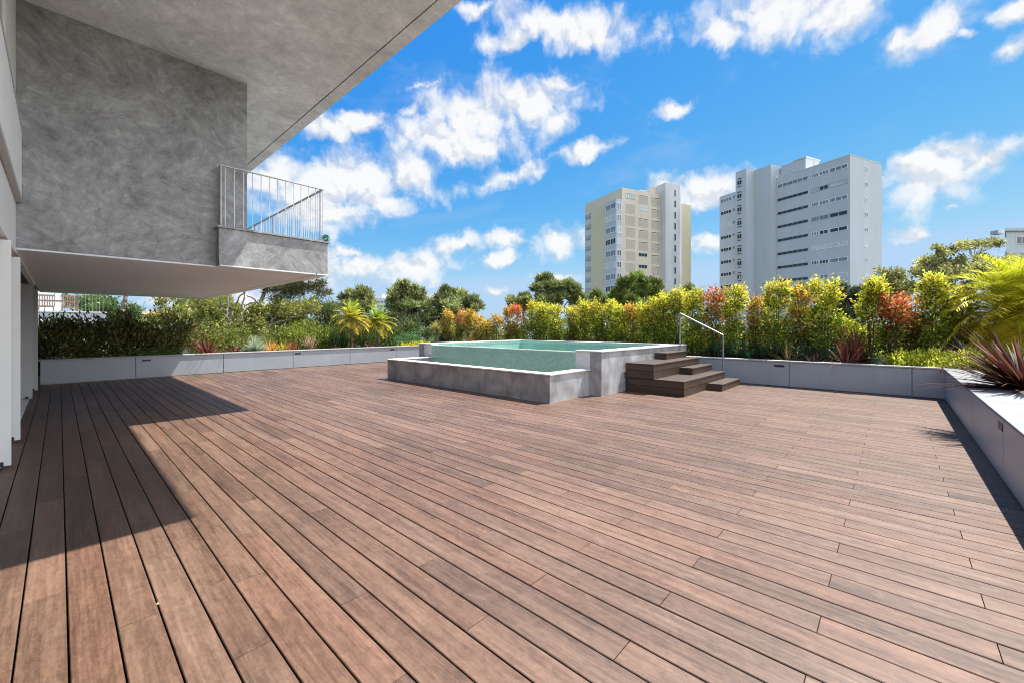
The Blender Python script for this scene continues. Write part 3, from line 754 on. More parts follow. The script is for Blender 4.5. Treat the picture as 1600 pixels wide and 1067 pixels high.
def bush(label, c, rad, cols, n, L, name='bush', cat='shrub', group=None, mat='leaf', base=None, lobes=9, w=None, up=.5, clump=.16):
    c = np.array(c, float); rad = np.array(rad, float)
    z0 = c[2] if base is None else base
    t = thing(name, label, cat, (c[0], c[1], z0), group)
    u = unit(rng.normal(size=(lobes * 6, 3))); u[:, 2] = np.abs(u[:, 2]) * 1.05 - .08
    q = c + u * rad * rng.uniform(.45, 1.0, (len(u), 1)) ** .6
    i = rng.integers(0, len(q), n)
    off = rng.normal(size=(n, 3)) * clump * rad.mean()
    P = q[i] + off; P = P[P[:, 2] > z0 + .01]; m = len(P)
    tone = np.clip(1 + rng.normal(size=len(q)) * .22, .5, 1.5)[i][q[i][:, 2] + off[:, 2] > z0 + .01][:, None]
    D = unit(P - c) + np.array([0, 0, up]) + rng.normal(size=(m, 3)) * .5
    Ls = rng.uniform(.7, 1.3, m) * L
    card_mesh('foliage', P, D, Ls, Ls * .45, np.clip(pal(m, cols, w) * tone, 0, .92), M[mat], t)
    b = MB()
    for k in range(6):
        e = q[rng.integers(0, len(q))]
        b.tube([(c[0] + rng.normal() * .04, c[1] + rng.normal() * .04, z0 - .02), (c + e) / 2 + rng.normal(size=3) * .05, e], [.02, .013, .005], 5)
    b.build('stem', M['stem'], t)
    return t
def swords(label, px, plane, hpx, n, Lm, Wd, cols, spread=(15, 85), droop=.5, name='flax_plant', cat='plant', tip=None, z=.47, group=None, seg=6, part='blades'):
    """hpx: None or height is set by Lm"""
    base = at_Y(px, plane[1], z) if plane[0] == 'Y' else at_X(px, plane[1], z)
    t = thing(name, label, cat, base, group)
    a = rng.uniform(0, 6.28, n); e = np.radians(rng.uniform(*spread, n))
    D = np.stack([np.cos(a) * np.cos(e), np.sin(a) * np.cos(e), np.sin(e)], 1)
    B = base + np.stack([np.cos(a), np.sin(a), np.zeros(n)], 1) * rng.uniform(0, .06, (n, 1))
    C = pal(n, cols); T = None if tip is None else pal(n, tip)
    strips(part, B, D, Lm * rng.uniform(.65, 1.1, n), Wd * rng.uniform(.7, 1.2, n), droop * rng.uniform(.3, 1.6, n), C, M['blade'], t, seg, T)
    return t
PUR = [(.10,.025,.026),(.16,.042,.034),(.07,.018,.022),(.22,.075,.045)]
PNK = [(.19,.07,.045),(.26,.12,.075),(.12,.04,.03)]
DGR = [(.03,.065,.025),(.045,.09,.03),(.025,.05,.022)]
SIL = [(.24,.30,.25),(.32,.36,.30),(.16,.22,.18)]
# left planter, front row
F = ('Y', 15.05)
swords('large dark red spiky flax on the left planter at the edge of the house shade', 322, F, None, 90, .72, .034, PUR + PNK[:1], (8, 85), .25)
swords('low red spiky flax left of the blue green yucca', 367, F, None, 60, .42, .03, PNK + PUR[:2], (5, 75), .3)
t = swords('round blue green yucca with silvery leaf tips on the left planter', 400, F, None, 380, .50, .014, [(.10,.20,.13),(.14,.25,.16),(.20,.30,.20)], (-20, 88), .05, name='yucca', tip=[(.5,.52,.36)], seg=4, z=.60)
swords('orange tinged small flax right of the blue green yucca', 424, F, None, 50, .50, .028, ORA[:3], (35, 88), .25)
swords('orange and green striped flax left of a red one', 443, ('Y', 15.3), None, 60, .52, .026, ORA[:2] + YG, (25, 85), .4)
swords('red spiky flax in the middle of the left planter beside the striped orange one', 458, F, None, 60, .48, .03, [(.20,.05,.03),(.27,.10,.05)], (20, 88), .25)
swords('pink striped flax with upright pale leaves on the left planter', 485, F, None, 46, .62, .03, PNK, (50, 89), .3, tip=[(.5,.36,.26)])
for px, lab in ((522, 'dark green strappy clump left of the first small palm'), (536, 'dark green strappy clump at the foot of the first small palm'), (567, 'dark green strappy clump between the two small palms'), (612, 'dark green upright clump right of the second small palm')):
    swords(lab, px, ('Y', 15.5), None, 70, .85 if px != 612 else .7, .035, DGR + GRN[:1], (45, 89), .5, name='strappy_plant')
swords('low dark purple clump between the small palms at the planter edge', 577, F, None, 50, .38, .022, PUR[:3], (20, 80), .5)
swords('low dark purple clump left of the first small palm stem', 526, F, None, 40, .34, .022, PUR[:3], (20, 80), .5)
swords('bronze spiky clump below the left end of the back hedge', 737, ('X', 11.9), None, 60, .62, .03, PNK[1:2] + ORA[:1] + BRZ, (25, 88), .4)
swords('bronze spiky clump beside the lowest dip of the hedge', 765, ('X', 11.9), None, 50, .55, .03, BRZ + PNK[:1], (20, 85), .4)
def wild(label, px, Y, rx, ry, rz, cols, n, L, name='bush', zc=.47, **k):
    c = at_Y(px, Y, zc); return bush(label, c, (rx, ry, rz), cols, n, L, name, **k)
wild('bright yellow low mound on the planter left of the pool', 650, 15.1, .85, .22, .20, [(.62,.52,.02),(.55,.50,.03),(.40,.42,.03)], 2600, .045, 'groundcover_mound')
wild('bluish green mound behind the yellow mound left of the pool', 636, 16.3, .9, .5, .55, [(.10,.22,.08),(.14,.28,.09),(.07,.15,.05)], 3000, .07, 'bush')
wild('bluish green mound right of the small yucca tree', 692, 16.6, .7, .5, .5, [(.10,.22,.08),(.14,.28,.09),(.07,.15,.05)], 2400, .07, 'bush')
wild('rounded bright green shrub behind the red flaxes of the left planter', 482, 16.7, 1.15, .7, 1.02, [(.24,.29,.035),(.13,.18,.028),(.36,.38,.055),(.07,.11,.025)], 6500, .085, up=.9)
HK = [(.12,.14,.04),(.19,.19,.05),(.08,.095,.035),(.27,.22,.06)]
wild('dark leafy shrub at the left end of the planter beside the shutters', 80, 15.6, .75, .6, 1.0, HK, 2600, .10)
wild('dark leafy shrub in deep shade with a tall sprig, second from the shutters', 138, 15.7, .85, .6, 1.18, HK, 3000, .10)
wild('broad dark shrub under the house overhang left of the roof view', 198, 15.8, .95, .6, 1.22, HK, 3400, .10)
wild('dark shrub with yellowing side at the end of the shaded hedge', 252, 15.8, 1.05, .6, 1.20, HK + [(.17,.16,.03)], 3600, .10)
wild('olive green shrub between the shaded hedge and the red flax', 292, 16.4, .8, .6, .95, [(.16,.19,.03),(.10,.14,.03),(.24,.26,.04)], 2600, .085)
wild('low green groundcover at the foot of the shaded hedge', 245, 15.0, 1.0, .14, .16, [(.06,.13,.025),(.09,.17,.03)], 1500, .05, 'groundcover_mound')
swords('silvery grass tuft beside the shaded hedge', 290, ('Y', 14.95), None, 90, .30, .008, SIL, (45, 89), .4, name='grass_tuft')
swords('arching dark fan of leaves against the neighbouring white parapet', 66, ('Y', 16.6), None, 60, 1.7, .035, DGR + HK, (40, 85), 1.1, name='arching_plant')
# little white flowers in the shade
def flowers(px):
    base = at_Y(px, 14.97, .47); t = thing('white_flower', 'tiny white flowers at the planter edge in front of the shaded hedge', 'flower', base, 'white flowers in the shade')
    n = 16; P = base + np.stack([rng.normal(size=n) * .07, rng.normal(size=n) * .03, rng.uniform(.06, .14, n)], 1)
    card_mesh('petals', P, rng.normal(size=(n, 3)), .03, .022, np.full((n, 3), .75), M['leaf'], t)
    b = MB()
    for p in P[:8]: b.tube([(base[0], base[1], .47), p], .002, 4)
    b.build('stalks', M['stem'], t)
for px in (87, 98, 196): flowers(px)

def yucca_tree(px, plane, ytrunk, label, rpx):
    base = at_Y(px, plane, .45); d = dep_Y(px, plane); zt = zz(ytrunk, d)
    t = thing('yucca_tree', label, 'yucca', base)
    b = MB(); b.tube([base, base + np.array([.02, 0, (zt - .45) / 2]), (base[0] + .01, base[1], zt)], [.09, .075, .06], 9); b.build('trunk', M['palm_bark'], t)
    n = 220; a = rng.uniform(0, 6.28, n); e = np.radians(rng.uniform(-35, 88, n))
    D = np.stack([np.cos(a) * np.cos(e), np.sin(a) * np.cos(e), np.sin(e)], 1)
    strips('crown', np.tile([base[0] + .01, base[1], zt], (n, 1)), D, rpx / FPX * d * rng.uniform(.75, 1.1, n), .02, .1, pal(n, [(.40,.34,.07),(.30,.30,.07),(.48,.36,.10)]), M['blade'], t, 4)
yucca_tree(682, 16.0, 515, 'small yucca tree with thick stem and yellow spiky head left of the hedge', 15)

def palm(label, base, ztop, Lf, nf, stemr, cols_lo, cols_hi, leaflet=.34, lw=.016, emin=-38, dro=1.0, tilt=(0, 0), pairs=34):
    base = np.array(base, float); t = thing('feather_palm', label, 'palm', base, 'small feather palms')
    top = np.array([base[0] + tilt[0], base[1] + tilt[1], ztop])
    zs = np.linspace(0, 1, 12); P = base + (top - base) * zs[:, None]; rr = stemr * (1.15 - .25 * zs) * (1 + .12 * np.sin(np.arange(12) * 2.3))
    b = MB(); b.tube(P, rr, 9); b.build('trunk', M['palm_bark'], t)
    rach = MB(); VB, VD, VL, VC = [], [], [], []
    for k in range(nf):
        a = k * 2.39996 + rng.uniform(-.2, .2); e = R(emin + (88 - emin) * ((k + .5) / nf) ** .8)
        d = np.array([math.cos(a) * math.cos(e), math.sin(a) * math.cos(e), math.sin(e)]); p = top + np.array([0, 0, .02])
        L = Lf * rng.uniform(.82, 1.12); seg = 12; pts = [p.copy()]; ds = [d.copy()]
        for s in range(seg):
            p = p + d * L / seg; d = d - np.array([0, 0, dro * (.3 + s / seg) / seg * 1.9]); d /= np.linalg.norm(d); pts.append(p.copy()); ds.append(d.copy())
        pts = np.array(pts); ds = np.array(ds)
        rach.tube(pts, np.linspace(.011, .003, seg + 1), 4, False)
        tt = np.linspace(.12, .99, pairs); idx = tt * seg; i0 = np.minimum(idx.astype(int), seg - 1); fr = (idx - i0)[:, None]
        pp = pts[i0] * (1 - fr) + pts[i0 + 1] * fr; dd = unit(ds[i0] * (1 - fr) + ds[i0 + 1] * fr)
        sd = unit(np.cross(dd, [0, 0, 1.])); upv = np.cross(sd, dd)
        age = (k / nf)
        for sg in (-1, 1):
            VB.append(pp); VD.append(dd * .75 + sg * sd * .85 + upv * .25 + rng.normal(size=dd.shape) * .07)
            VL.append(leaflet * (np.sin(np.clip(tt, 0, 1) * math.pi * .86 + .28) * .85 + .2) * rng.uniform(.85, 1.1, pairs))
            w = np.clip(age + rng.normal() * .12, 0, 1); lo, hi = pal(pairs, cols_lo, var=.1), pal(pairs, cols_hi, var=.1)
            VC.append(lo * (1 - w) + hi * w)
    rach.build('frond_stalks', M['stem'] if False else M['frond'], t)
    strips('fronds', np.concatenate(VB), np.concatenate(VD), np.concatenate(VL), lw, .55, np.concatenate(VC), M['blade'], t, 4)
    return t
M['frond'] = plain('frond_stalk', (.26, .28, .05), .5)
PLO = [(.62,.38,.03),(.68,.46,.04),(.50,.36,.04)]; PHI = [(.40,.50,.045),(.32,.44,.045),(.54,.56,.06)]
bs = at_Y(549, 15.6, .45); palm('small feather palm with an orange yellow drooping crown on the left planter', bs, zz(503, dep_Y(549, 15.6)), .82, 34, .055, PLO, PHI, .26, .018)
bs = at_Y(591, 15.8, .45); palm('greener small feather palm right of the orange yellow one', bs, zz(508, dep_Y(591, 15.8)), .78, 34, .05, [(.50,.42,.04),(.56,.38,.04)], [(.30,.46,.05),(.24,.38,.045)], .26, .018, tilt=(-.03, 0))
bs = at_Y(1588, -1.75, .45); palm('large feathery palm with yellow and orange drooping fronds at the right edge', bs, zz(502, dep_Y(1588, -1.75)), 1.34, 150, .09, [(.85,.50,.02),(.80,.60,.03),(.88,.68,.04),(.40,.34,.03)], [(.66,.70,.03),(.50,.58,.03),(.80,.76,.05),(.18,.26,.02)],.38, .013, -52, 1.3, pairs=50)
# right corner
swords('big wine red flax spilling over the pale capping at the right edge', 1604, ('Y', -1.16), None, 300, .92, .040, [(.045,.013,.011),(.075,.022,.014),(.15,.052,.026),(.033,.010,.010)], (2, 58), .30, seg=8, z=.58)
t = swords('pale silvery fan leaves between the hedge and the large palm', 1522, ('X', 11.65), None, 80, .85, .022, SIL, (10, 65), .6, name='fan_palm', cat='palm')
EU = [(.66,.66,.05),(.52,.58,.045),(.34,.43,.04),(.76,.70,.10)]
def euon(label, px, X, rx, ry, rz): 
    c = at_X(px, X, .44); bush(label, c, (rx, ry, rz), EU, int(9000 * rx * ry + 2200), .05, 'groundcover_mound', lobes=10, up=1.0, clump=.13)
euon('bright lime mound at the planter edge, first right of the silver grass', 1408, 11.55, .34, .46, .36)
euon('bright lime mound next to the terrace corner', 1462, 11.55, .36, .58, .40)
euon('yellow lime mound right of the terrace corner under the wine red flax', 1515, 11.3, .40, .45, .42)
swords('silver grass tuft at the planter edge left of the lime mounds', 1375, ('X', 11.45), None, 120, .30, .008, SIL, (40, 89), .6, name='grass_tuft')
swords('purple pink flax with leaves hanging over the planter, below the dark gap', 1322, ('X', 11.42), None, 60, .62, .036, PNK + PUR, (10, 89), .55)
swords('tall thin dark purple flax behind the pink one', 1336, ('X', 11.7), None, 50, 1.0, .028, PUR, (60, 89), .35)
swords('low purple flax with pale edged leaves, left of the pink one', 1272, ('X', 11.42), None, 44, .42, .034, PUR[:2] + [(.32,.30,.16)], (10, 80), .5)
swords('sparse bronze and straw coloured clump over the panel joint', 1232, ('X', 11.5), None, 46, .58, .024, BRZ + [(.40,.28,.10)], (25, 85), .6, name='dry_clump')
for px, lab in ((1115, 'dark green strappy clump just left of the lower handrail post'), (1137, 'dark green strappy clump right of the lower handrail post'), (1163, 'dark green strappy clump below the tall yellow shrub right of the red one'), (1187, 'bluish green strappy clump left of the wall slot light'), (1210, 'dark green strappy clump above the wall slot light'), (1258, 'dark strappy clump behind the low purple flax'), (1292, 'dark green strappy clump left of the pink flax')):
    swords(lab, px, ('X', 11.75), None, 62, .62, .036, DGR + [(.05,.09,.06)], (35, 88), .7, name='strappy_plant')

BK = [(.07,.105,.025),(.11,.15,.035),(.045,.07,.02),(.16,.20,.04)]
for i, (px, lab) in enumerate(((705, 'dark green bush behind the left end of the back hedge'), (755, 'dark green bush behind the dip of the hedge'), (805, 'dark green bush behind the hedge, left of the far pool corner'), (855, 'dark green bush behind the broad yellow shrubs over the pool corner'),
        (905, 'dark green bush behind the hedge at the left foot of the beige tower'), (955, 'dark green bush behind the hedge below the beige tower'), (1005, 'dark green bush behind the hedge left of the handrail'), (1060, 'dark green bush behind the hedge at the handrail top'),
        (1120, 'dark green bush behind the bright red hedge shrub'), (1180, 'dark green bush behind the hedge below the white tower edge'), (1245, 'dark green bush behind the orange topped shrub'), (1310, 'dark green bush behind the hedge at its dark gap'),
        (1375, 'dark green bush behind the lone yellow column'), (1440, 'dark green bush behind the rust red shrub'), (1515, 'dark green bush behind the hedge beside the large palm'))):
    c = at_X(px, 13.0, .46); bush(lab, c, (.42, .75, .98), BK, 2800, .10, 'hedge_bush', group='dark bushes behind the columnar hedge')
for px, Y, lab in ((320, 16.6, 'olive bush behind the large dark red flax'), (365, 16.9, 'yellow green bush under the bare branches'), (425, 16.8, 'olive bush behind the orange flaxes'), (520, 17.0, 'dark green bush behind the strappy clumps left of the first small palm'), (570, 17.0, 'dark green bush between and behind the small palms'), (615, 17.1, 'grey green bush right of the small palms')):
    c = at_Y(px, Y, .46); bush(lab, c, (.85, .45, .85), [(.20,.23,.045),(.15,.19,.04),(.28,.29,.055),(.10,.13,.035)] if px < 500 else BK, 2600, .09, 'garden_bush', group='bushes at the back of the left planter')
# ------------------------------------------------------------------ trees
def limb(b, p0, p1, r0, r1, wob=.08, n=6, sides=6):
    t = np.linspace(0, 1, n); p0 = np.array(p0, float); p1 = np.array(p1, float); L = np.linalg.norm(p1 - p0)
    P = p0 + (p1 - p0) * t[:, None] + rng.normal(size=(n, 3)) * wob * L * np.sin(t * math.pi)[:, None] * .5
    b.tube(P, r0 + (r1 - r0) * t, sides)
    return P
def tree(label, px, d, lobes, cols, n, L, name='tree', cat='tree', trunkmat='bark', z0=-.42, trunk=None, rt=.22, clump=.32, needle=False, group=None, ncl=10, up=.5, fork=.35, wid=.42, flat=.85):
    """lobes: (px, py, half-width px, half-height px) of each foliage mass at depth d (slightly scattered in depth)"""
    base = at_d(px if trunk is None else trunk, d, z0); t = thing(name, label, cat, base, group)
    k = d / FPX; fw = np.array([FX, FY, 0]); rt_ = np.array([RX, RY, 0]); upv = np.array([0, 0, 1.])
    cl, area = [], []
    for (lx, ly, hw, hh) in lobes:
        dd = d + rng.uniform(-.5, .5) * hw * k; c = at_d(lx, dd, zz(ly, dd)); m = max(4, int(ncl * (hw * hh / 400) ** .6))
        u = unit(rng.normal(size=(m, 3))) * rng.uniform(.25, 1, (m, 1)) ** .45
        q = c + (u[:, :1] * rt_ * hw + u[:, 1:2] * fw * hw * .8 + u[:, 2:] * upv * hh) * k
        cl.append(q); area += [hw * hh / m] * m
    q = np.concatenate(cl); area = np.array(area); top = np.array([np.mean(q[:, 0]), np.mean(q[:, 1]), q[:, 2].min() * .6 + q[:, 2].mean() * .4])
    b = MB()
    fk = base + (top - base) * fork
    limb(b, base, fk, rt, rt * .75, .04)
    heads = []
    for j in range(5):
        e = top + (q[rng.integers(0, len(q))] - top) * .55
        P = limb(b, fk, e, rt * .6, rt * .25, .12); heads.append(P)
    heads = np.concatenate(heads)
    for c in q[rng.permutation(len(q))[:60]]:
        h = heads[np.argmin(np.linalg.norm(heads - c, axis=1))]
        limb(b, h, c, rt * .18, rt * .05, .12, 4, 5)
    b.build('trunk', M[trunkmat], t)
    i = rng.choice(len(q), n, p=area / area.sum())
    s = np.sqrt(area * 1.0)[i][:, None] * k * clump * 2.2
    off = rng.normal(size=(n, 3)) * s * np.array([1, 1, flat])
    P = q[i] + off
    D = unit(off) * (.8 if not needle else .6) + np.array([0, 0, up]) + rng.normal(size=(n, 3)) * .45
    Ls = L * rng.uniform(.6, 1.35, n)
    C = np.clip(pal(n, cols) * np.clip(1 + rng.normal(size=len(q)) * .28, .45, 1.7)[i][:, None], 0, .9)
    card_mesh('crown', P, D, Ls, Ls * wid, C, M['needle' if needle else 'leaf'], t)
    return t
PINE = [(.21,.25,.09),(.29,.32,.11),(.14,.17,.065),(.38,.39,.16)]
PG = 'pines behind the terrace'
def pine(label, px, d, lobes, n=9000, cols=PINE, L=None, **k):
    return tree(label, px, d, lobes, cols, n, L or .0105 * d, 'pine_tree', 'pine tree', needle=True, wid=.24, up=.75, clump=.20, ncl=15, group=PG, **k)
pine('dark pine behind the two small palms, just right of the house corner', 560, 42, [(560,462,16,12),(548,470,15,12),(574,470,14,11),(560,482,24,10),(545,482,10,8)], 9000)
pine('taller loose pine between the distant white building and the broad pine', 630, 36, [(632,452,18,11),(618,462,16,10),(650,462,20,12),(632,476,28,13),(612,492,18,14),(650,492,26,16),(632,512,26,14),(615,474,10,8)], 15000, rt=.2)
pine('broad rounded pine left of the low dip in the hedge', 702, 37, [(705,462,24,12),(685,470,20,13),(728,470,20,12),(740,480,14,10),(700,484,34,16),(680,500,24,14),(715,505,26,14)], 15000)
pine('short pine at the left shoulder of the tall one near the beige tower', 822, 52, [(820,468,14,8),(808,476,16,8),(826,478,18,9),(797,484,10,7)], 7000)
pine('tall dark pine left of the beige tower', 866, 48, [(852,440,14,8),(846,452,14,9),(864,452,18,9),(878,448,16,8),(892,456,14,9),(856,468,20,10),(884,468,22,10),(905,468,12,9)], 13000)
pine('small pine at the left foot of the beige tower', 932, 60, [(932,464,8,10),(922,474,12,8),(940,474,12,8),(912,474,10,8)], 6000)
pine('round fresh green pine in front of the beige tower', 992, 44, [(994,440,22,11),(976,450,18,12),(1012,450,20,12),(992,460,36,14),(968,468,16,12),(1022,462,12,10),(994,474,32,10)], 17000, [(.15,.21,.045),(.20,.27,.055),(.10,.145,.04),(.27,.32,.08)])
pine('small dark tree between the beige tower foot and the hedge', 1074, 55, [(1074,456,9,9),(1070,468,12,9)], 4000)
pine('dark pine in the gap of the hedge below the white tower', 1322, 27, [(1318,458,22,12),(1300,464,16,12),(1340,464,16,12),(1325,480,26,16),(1310,494,18,12),(1338,500,16,12)], 11000, [(.08,.10,.045),(.11,.13,.055),(.06,.075,.04),(.14,.125,.08)])
pine('dark tree top peeking over the hedge left of the widest yellow column', 1262, 34, [(1262,452,14,8),(1275,462,12,9),(1245,460,10,8)], 4500)
OLV = [(.30,.33,.10),(.40,.40,.14),(.20,.22,.08),(.46,.38,.14)]
tree('spreading grey green tree with open crown, left of the white building at the right edge', 1478, 26, [(1440,412,16,8),(1462,400,18,8),(1452,425,24,10),(1490,410,20,9),(1510,388,22,7),(1535,382,20,6),(1550,384,12,6),(1520,408,18,8),(1480,430,28,10),(1512,428,22,10),(1500,446,26,9),(1430,425,8,7),(1465,390,12,5)], OLV, 9500, .16, 'spreading_tree', clump=.26, ncl=10, rt=.16, trunk=1492, wid=.5)
tree('thin tree with dark visible branches right of the white tower', 1400, 26, [(1390,430,14,7),(1412,434,14,7),(1402,448,20,8),(1384,444,10,6),(1420,448,10,7),(1408,462,16,8)], OLV, 4200, .16, 'thin_tree', clump=.34, ncl=9, rt=.09, trunk=1408, wid=.5)
tree('olive green tree behind the large palm below the white building', 1560, 24, [(1545,418,24,8),(1575,414,22,8),(1595,410,16,8),(1560,430,30,10)], OLV, 4000, .16, 'spreading_tree', clump=.3, rt=.1, wid=.5)
LEAFY = [(.24,.27,.05),(.17,.21,.045),(.33,.33,.06),(.12,.15,.04)]
SHB = 'leafy trees behind the left planter'
tree('broad olive leafy tree behind the bare branches at the left planter', 345, 21, [(320,485,26,14),(352,492,30,16),(345,475,20,10),(330,508,30,12),(370,508,30,14)], LEAFY, 8000, .15, 'leafy_tree', group=SHB, rt=.08, clump=.34)
tree('yellowish leafy tree below the flat topped pine', 430, 21, [(405,492,24,12),(440,490,28,13),(428,508,40,14),(472,484,24,11)], [(.22,.23,.04),(.15,.18,.03),(.30,.28,.05),(.10,.12,.03)], 8500, .15, 'leafy_tree', group=SHB, rt=.08, clump=.34)
tree('dark green leafy tree left of the first small palm', 500, 24, [(492,482,22,13),(515,492,20,16),(505,510,26,14),(528,505,16,14)], [(.07,.10,.03),(.10,.13,.035),(.14,.16,.045)], 6500, .15, 'leafy_tree', group=SHB, rt=.08, clump=.34)
tree('grey green leafy tree behind the two small palms', 590, 26, [(560,508,28,16),(600,505,24,14),(575,520,40,12)], [(.07,.09,.03),(.11,.13,.045),(.05,.07,.025)], 7000, .15, 'leafy_tree', group=SHB, rt=.08, clump=.34)
tree('pale green leafy tree beyond the neighbouring white parapet', 175, 28, [(160,478,26,14),(190,490,24,12),(130,474,22,12),(205,502,26,12),(170,502,20,12)], [(.12,.20,.06),(.16,.24,.07),(.09,.14,.045)], 7500, .18, 'leafy_tree', group=SHB, rt=.1, clump=.34)
tree('mid green leafy tree right of the tiled roof', 282, 26, [(270,492,18,9),(290,485,20,10),(255,502,22,8),(300,500,24,12)], LEAFY, 5500, .16, 'leafy_tree', group=SHB, rt=.08, clump=.34)
tree('low green tree behind the small yucca, left of the back hedge', 680, 27, [(655,520,20,10),(690,516,22,12),(640,512,14,10)], [(.10,.15,.05),(.14,.19,.06),(.07,.10,.035)], 5500, .15, 'leafy_tree', group=SHB, rt=.07, clump=.3)
tree('olive green tree behind the orange flaxes of the left planter', 455, 23, [(440,512,26,14),(470,515,24,12),(415,520,22,12)], LEAFY, 6000, .14, 'leafy_tree', group=SHB, rt=.07, clump=.3)
# umbrella pine with an open trunk
def poly_limbs(b, d, lst):
    for pts, r0, r1 in lst:
        P = []
        for (x, y, dd) in pts: P.append(at_d(x, d + dd, zz(y, d + dd)))
        P = np.array(P); m = len(P); ti = np.linspace(0, m - 1, m * 4); i0 = np.minimum(ti.astype(int), m - 2); f = (ti - i0)[:, None]
        Q = P[i0] * (1 - f) + P[i0 + 1] * f; Q += rng.normal(size=Q.shape) * .02
        b.tube(Q, np.linspace(r0, r1, len(Q)), 7)
def branchy(name, label, cat, px, d, z0, limbs, mat, crown=None, n=0, L=.12, cols=PINE, needle=False, wid=.4, clump=.3):
    base = at_d(px, d, z0); t = thing(name, label, cat, base)
    limbs = [(p, r0 * .72, r1 * .72) for p, r0, r1 in limbs]
    b = MB(); poly_limbs(b, d, limbs); b.build('trunk', M[mat], t)
    if crown:
        k = d / FPX; q, ar = [], []
        for (x, y, hw, hh) in crown:
            m = max(4, int(hw * hh / 18)); dd = rng.uniform(-.5, .5, m) * hw * k
            u = rng.uniform(-1, 1, (m, 2))
            for j in range(m): q.append(at_d(x + u[j, 0] * hw, d + dd[j], zz(y + u[j, 1] * hh, d + dd[j]))); ar.append(1.)
        q = np.array(q); i = rng.integers(0, len(q), n); off = rng.normal(size=(n, 3)) * clump * k * 9
        D = unit(off) + np.array([0, 0, .6]) + rng.normal(size=(n, 3)) * .4; Ls = L * rng.uniform(.6, 1.3, n)
        card_mesh('crown', q[i] + off, D, Ls, Ls * wid, pal(n, cols), M['needle' if needle else 'leaf'], t)
    return t
branchy('umbrella_pine', 'flat topped pine with dark open branches under the corner of the balcony', 'pine tree', 400, 30, -.42,
  [([(396,545,0),(400,500,0),(405,480,0),(414,455,0),(420,440,0)], .26, .15), ([(405,480,0),(398,468,0),(386,462,.5)], .10, .05), ([(414,455,0),(440,452,0),(470,448,0)], .11, .05), ([(470,480,0),(485,468,0),(500,456,0)], .09, .05), ([(430,520,0),(455,495,0),(470,480,0)], .12, .09)], 'bark',
  [(432,450,18,7),(452,445,18,7),(480,452,16,7),(502,454,14,7),(494,446,14,5),(462,456,20,6),(445,466,14,8),(430,470,8,7),(410,441,12,4),(425,430,20,7),(470,432,20,6)], 8000, .22, [(.09,.105,.04),(.13,.14,.05),(.06,.07,.03),(.17,.155,.07)], True, .24)
branchy('bare_branched_tree', 'low tree with several bare grey trunks rising behind the left planter', 'tree', 362, 18.5, -.42,
  [([(362,560,0),(360,530,0),(358,505,0),(354,488,0),(356,465,0),(359,445,0)], .10, .05), ([(358,505,0),(363,485,0),(371,470,0),(384,452,0)], .075, .035), ([(354,490,0),(345,480,0),(338,474,0)], .05, .02),
   ([(376,505,.5),(378,480,.5),(384,455,.5)], .055, .04), ([(405,540,0),(408,520,0),(428,507,0),(455,497,0),(478,488,0),(492,484,0)], .085, .03), ([(420,512,0),(428,498,0),(434,491,0)], .045, .02), ([(428,507,0),(440,512,0),(448,516,0)], .02, .01),
   ([(384,477,0),(410,468,0),(430,460,0),(440,455,0)], .03, .015), ([(358,528,0),(340,518,0),(320,510,0),(300,505,0),(285,500,0)], .05, .03), ([(300,505,0),(285,494,0),(268,486,0),(255,478,0),(248,470,0)], .035, .014), ([(285,494,0),(296,478,0),(298,463,0)], .028, .015), ([(268,486,0),(262,476,0),(270,468,0)], .015, .008)], 'bark_pale',
  [(300,468,18,5),(265,472,18,6),(325,470,16,8),(340,480,14,8),(370,515,18,10),(345,512,14,10),(395,505,16,8),(455,486,20,8),(480,478,18,8),(250,474,8,5)], 2600, .12, [(.22,.22,.05),(.30,.28,.06),(.14,.16,.04)], wid=.5)
branchy('leaning_trunk_tree', 'single leaning brown trunk beyond the tiled roof, its crown hidden by the house', 'tree', 190, 27, -.42, [([(188,520,0),(192,484,0),(196,466,0),(202,440,0),(206,400,0)], .22, .12), ([(197,468,0),(204,472,0),(209,470,0)], .04, .02)], 'bark',
  [(205,395,26,9),(190,405,20,7),(225,404,16,6)], 3500, .2, PINE, True, .24)

# ------------------------------------------------------------------ buildings far off
UL = np.array([-.4168 * RX + .9090 * FX, -.4168 * RY + .9090 * FY]); UR = np.array([.909 * RX + .417 * FX, .909 * RY + .417 * FY])
def along(P, D, px):
    """distance along D from P to the bearing of px"""
    b = bearing(px); n = np.array([RX - b * FX, RY - b * FY])
    return -np.dot(P, n) / np.dot(D, n)
def depth(P): return P[0] * FX + P[1] * FY
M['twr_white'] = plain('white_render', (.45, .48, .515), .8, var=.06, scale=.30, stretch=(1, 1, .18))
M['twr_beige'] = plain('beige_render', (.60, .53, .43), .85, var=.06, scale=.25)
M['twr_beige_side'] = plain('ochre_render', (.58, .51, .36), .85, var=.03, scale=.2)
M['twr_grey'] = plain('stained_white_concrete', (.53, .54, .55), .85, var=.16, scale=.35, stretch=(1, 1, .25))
M['shade_blind'] = plain('closed_blind', (.42, .38, .32), .8, var=.08, scale=2)
M['pane_dark'] = plain('dark_pane', (.03, .034, .04), .12, var=.4, scale=.5)
M['pane_mid'] = plain('blue_grey_pane', (.16, .20, .25), .12, var=.3, scale=.5)
M['pane_light'] = plain('pale_blind_pane', (.46, .50, .53), .4, var=.15, scale=.5)
M['frame_white'] = plain('white_frame', (.72, .73, .74), .5, var=.03)
M['frame_grey'] = plain('grey_frame', (.34, .36, .38), .5, var=.03)

